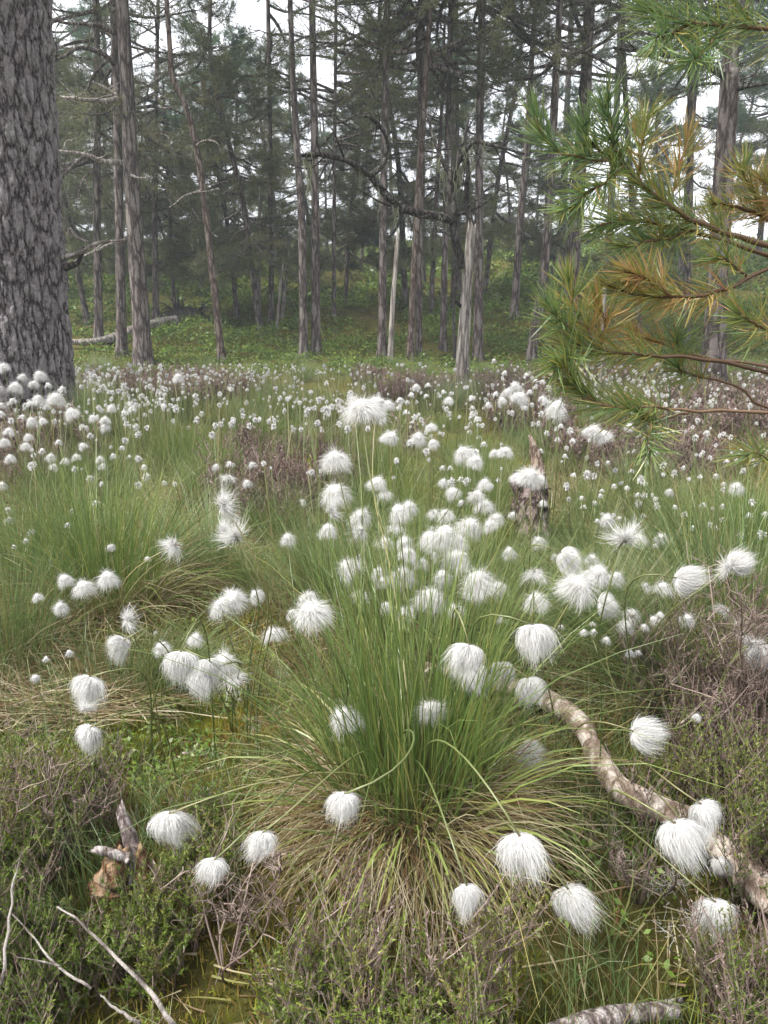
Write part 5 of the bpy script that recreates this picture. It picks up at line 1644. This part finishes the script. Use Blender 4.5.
# ------------------------------------------------------------------ young pine at the edge of the picture
def young_pine():
    b = np.array([.98, 1.02, 0.0]); b[2] = float(height(b[0], b[1]))
    t = thing('young_pine', 'young pine reaching in with yellowing long-needled sprays', 'tree', b)
    mb = MB(); tr = smooth_path([b, b + [.02, 0, .7], b + [-.01, .02, 1.5], b + [.02, .02, 2.2]], 30)
    tubes(mb, tr - b, np.linspace(.032, .008, 30), k=12)
    link('trunk', mb.mesh('trunk', [M['bark']]), t)
    g = np.random.default_rng(31)
    # pixel path, depth at start and tip, width px start/tip, needle start, needle length m, hue centre, per-metre density
    SH = [
        ([(800, 34), (740, 28), (690, 22), (650, 8)], .80, .74, 7, 3, .0, .062, .30, 1500),
        ([(720, 26), (705, 50), (690, 62)], .79, .72, 3, 2, .1, .055, .25, 1300),
        ([(700, 22), (672, 32), (655, 40)], .78, .72, 3, 2, .1, .06, .30, 1300),
        ([(760, 28), (740, 8), (726, -12)], .80, .76, 3, 2, .1, .055, .40, 1300),
        ([(800, 258), (768, 247), (728, 234), (686, 216), (650, 192), (622, 164)], .84, .74, 9, 5, .40, .050, .42, 1700),
        ([(622, 164), (612, 135), (606, 100)], .74, .70, 5, 2.5, .0, .042, .22, 2600),
        ([(622, 166), (594, 158), (556, 150), (534, 116)], .74, .69, 4.5, 2.5, .12, .044, .30, 1900),
        ([(618, 160), (594, 146), (580, 122)], .745, .71, 4, 2.5, .1, .042, .25, 1900),
        ([(624, 166), (600, 184), (566, 212)], .74, .69, 4, 2.5, .05, .046, .35, 2200),
        ([(640, 184), (640, 152), (646, 118)], .76, .74, 4, 2.5, .05, .044, .55, 1900),
        ([(668, 206), (680, 170), (688, 140)], .79, .78, 3.5, 2.5, .1, .045, .66, 1700),
        ([(800, 266), (768, 257), (709, 236), (662, 224), (620, 220), (596, 226)], .86, .77, 7, 3, .35, .050, .38, 1900),
        ([(690, 230), (660, 240), (626, 246)], .81, .75, 3.5, 2.5, .1, .05, .40, 1700),
        ([(800, 256), (768, 270), (735, 286), (704, 294), (653, 296), (606, 284)], .82, .73, 6, 3, .42, .046, .62, 1900),
        ([(670, 296), (650, 280), (622, 270)], .75, .72, 3.5, 2.5, .0, .042, .68, 1900),
        ([(800, 384), (768, 374), (709, 360), (662, 355), (602, 351), (576, 342)], .80, .71, 7, 3, .62, .046, .50, 1900),
        ([(800, 372), (760, 366), (700, 356), (652, 340), (634, 334)], .86, .80, 4.5, 2.5, .72, .04, .72, 1500),
        ([(584, 346), (562, 322), (548, 308)], .72, .69, 3.5, 2.5, .0, .042, .30, 1900),
        ([(596, 350), (580, 316), (566, 284)], .73, .70, 4, 2.5, .0, .042, .55, 2100),
        ([(600, 350), (604, 326), (598, 302)], .74, .72, 4, 2.5, .0, .042, .70, 1900),
        ([(580, 344), (570, 354), (556, 366)], .72, .69, 3, 2, .0, .045, .40, 2000),
        ([(800, 418), (768, 414), (720, 412), (684, 410), (656, 406), (612, 406), (572, 386)], .78, .70, 5.5, 2.5, .58, .046, .45, 1900),
        ([(586, 400), (570, 376), (560, 366)], .71, .69, 3, 2, .0, .042, .42, 1900),
        ([(690, 411), (668, 416), (650, 424), (640, 412)], .76, .72, 4, 2.5, .5, .042, .30, 2000),
        ([(650, 424), (648, 440), (650, 452)], .72, .70, 3, 2, .0, .042, .35, 2000),
        ([(790, 414), (756, 404), (740, 388), (716, 378), (690, 374), (676, 366)], .84, .78, 4, 2.5, .72, .044, .42, 1700),
        ([(680, 374), (676, 356), (680, 336)], .80, .78, 3.5, 2, .0, .042, .30, 2000),
        ([(800, 240), (756, 214), (726, 204), (712, 202)], .90, .84, 5, 3, .2, .045, .62, 1500),
        ([(770, 222), (752, 190), (742, 168)], .88, .86, 4, 2.5, .0, .046, .55, 2000),
        ([(800, 216), (776, 198), (764, 176)], .86, .84, 4, 2.5, .0, .046, .68, 1900),
        ([(800, 352), (772, 332), (752, 322), (738, 312)], .78, .74, 4.5, 2.5, .2, .050, .45, 1700),
        ([(800, 466), (772, 460), (756, 452), (744, 452)], .80, .76, 4, 2.5, .3, .045, .40, 1700),
        ([(745, 276), (730, 262), (716, 256)], .80, .77, 3, 2, .0, .044, .50, 1600),
    ]
    for pts, d0, d1, w0, w1, f0, nl, hue, dens in SH:
        n_ = 40
        ds = np.linspace(d0, d1, len(pts))
        p = smooth_path([P(x, y, d) for (x, y), d in zip(pts, ds)], n_)
        p = p + .0022 * np.stack([noise(np.arange(n_) * .28 + i * 9.7 + pts[0][0], i * 3.1) for i in range(3)], -1)
        if pts[0][0] >= 790:                      # carry it on to the stem outside the frame
            hz = np.argmin(np.abs(tr[:, 2] - (p[0, 2] - .08)))
            p = np.vstack([smooth_path([tr[hz], (tr[hz] + p[0]) / 2 + [0, 0, .01], p[0]], 12)[:-1], p])
        n_ = len(p)
        r_ = np.linspace(w0 * .8, w1 * .8, n_) / F * np.linspace(d0, d1, n_) / 2 * (1 + .15 * noise(np.arange(n_) * .9, pts[0][1] * .1))
        mb = MB(); tubes(mb, p - b, r_, k=8, r=np.clip(g.normal(.5, .25), 0, 1))
        bo = link('branch', mb.mesh('branch', [M['shoot']]), t)
        seg = np.linalg.norm(np.diff(p, axis=0), axis=1); cum = np.concatenate([[0], np.cumsum(seg)]); Lt = cum[-1]
        i0 = n_ - 40
        s0 = cum[i0] + (Lt - cum[i0]) * f0
        N = int((Lt - s0) * dens * 1.05)
        u = s0 + (Lt - s0) * g.random(N) ** .85
        pos = np.stack([np.interp(u, cum, p[:, i]) for i in range(3)], -1)
        tan = np.stack([np.interp(u, cum, np.gradient(p[:, i])) for i in range(3)], -1); tan = unit(tan)
        frac = (u - s0) / max(Lt - s0, 1e-4)
        o = unit(np.cross(tan, g.normal(0, 1, (N, 3))))
        ang = R(52) - R(34) * frac ** 2 + g.normal(0, .16, N)
        nd = unit(tan * np.cos(ang)[:, None] + o * np.sin(ang)[:, None])
        ln = nl * .84 * (.72 + .42 * g.random(N)) * (1 - .25 * frac ** 4)
        S = 5; s = np.linspace(0, 1, S)
        curl = unit(np.cross(nd, g.normal(0, 1, (N, 3)))) * (ln * .10)[:, None]
        path = pos[:, None] + nd[:, None] * (ln[:, None] * s)[..., None] + curl[:, None] * (s ** 2)[None, :, None] + tan[:, None] * (ln[:, None] * .16 * s ** 2)[..., None]
        side = unit(np.cross(nd, g.normal(0, 1, (N, 3))))
        h = np.clip(hue + .11 + g.normal(0, .16, N) + .12 * (1 - frac), 0, 1)
        mb = MB()
        ribbons(mb, path - b, side, (.00112 * np.array([.8, 1, 1, .85, .25]))[None] * np.ones((N, 1)), r=h)
        link('needles', mb.mesh('needles', [M['young_needle']], smooth=False), bo)


young_pine()
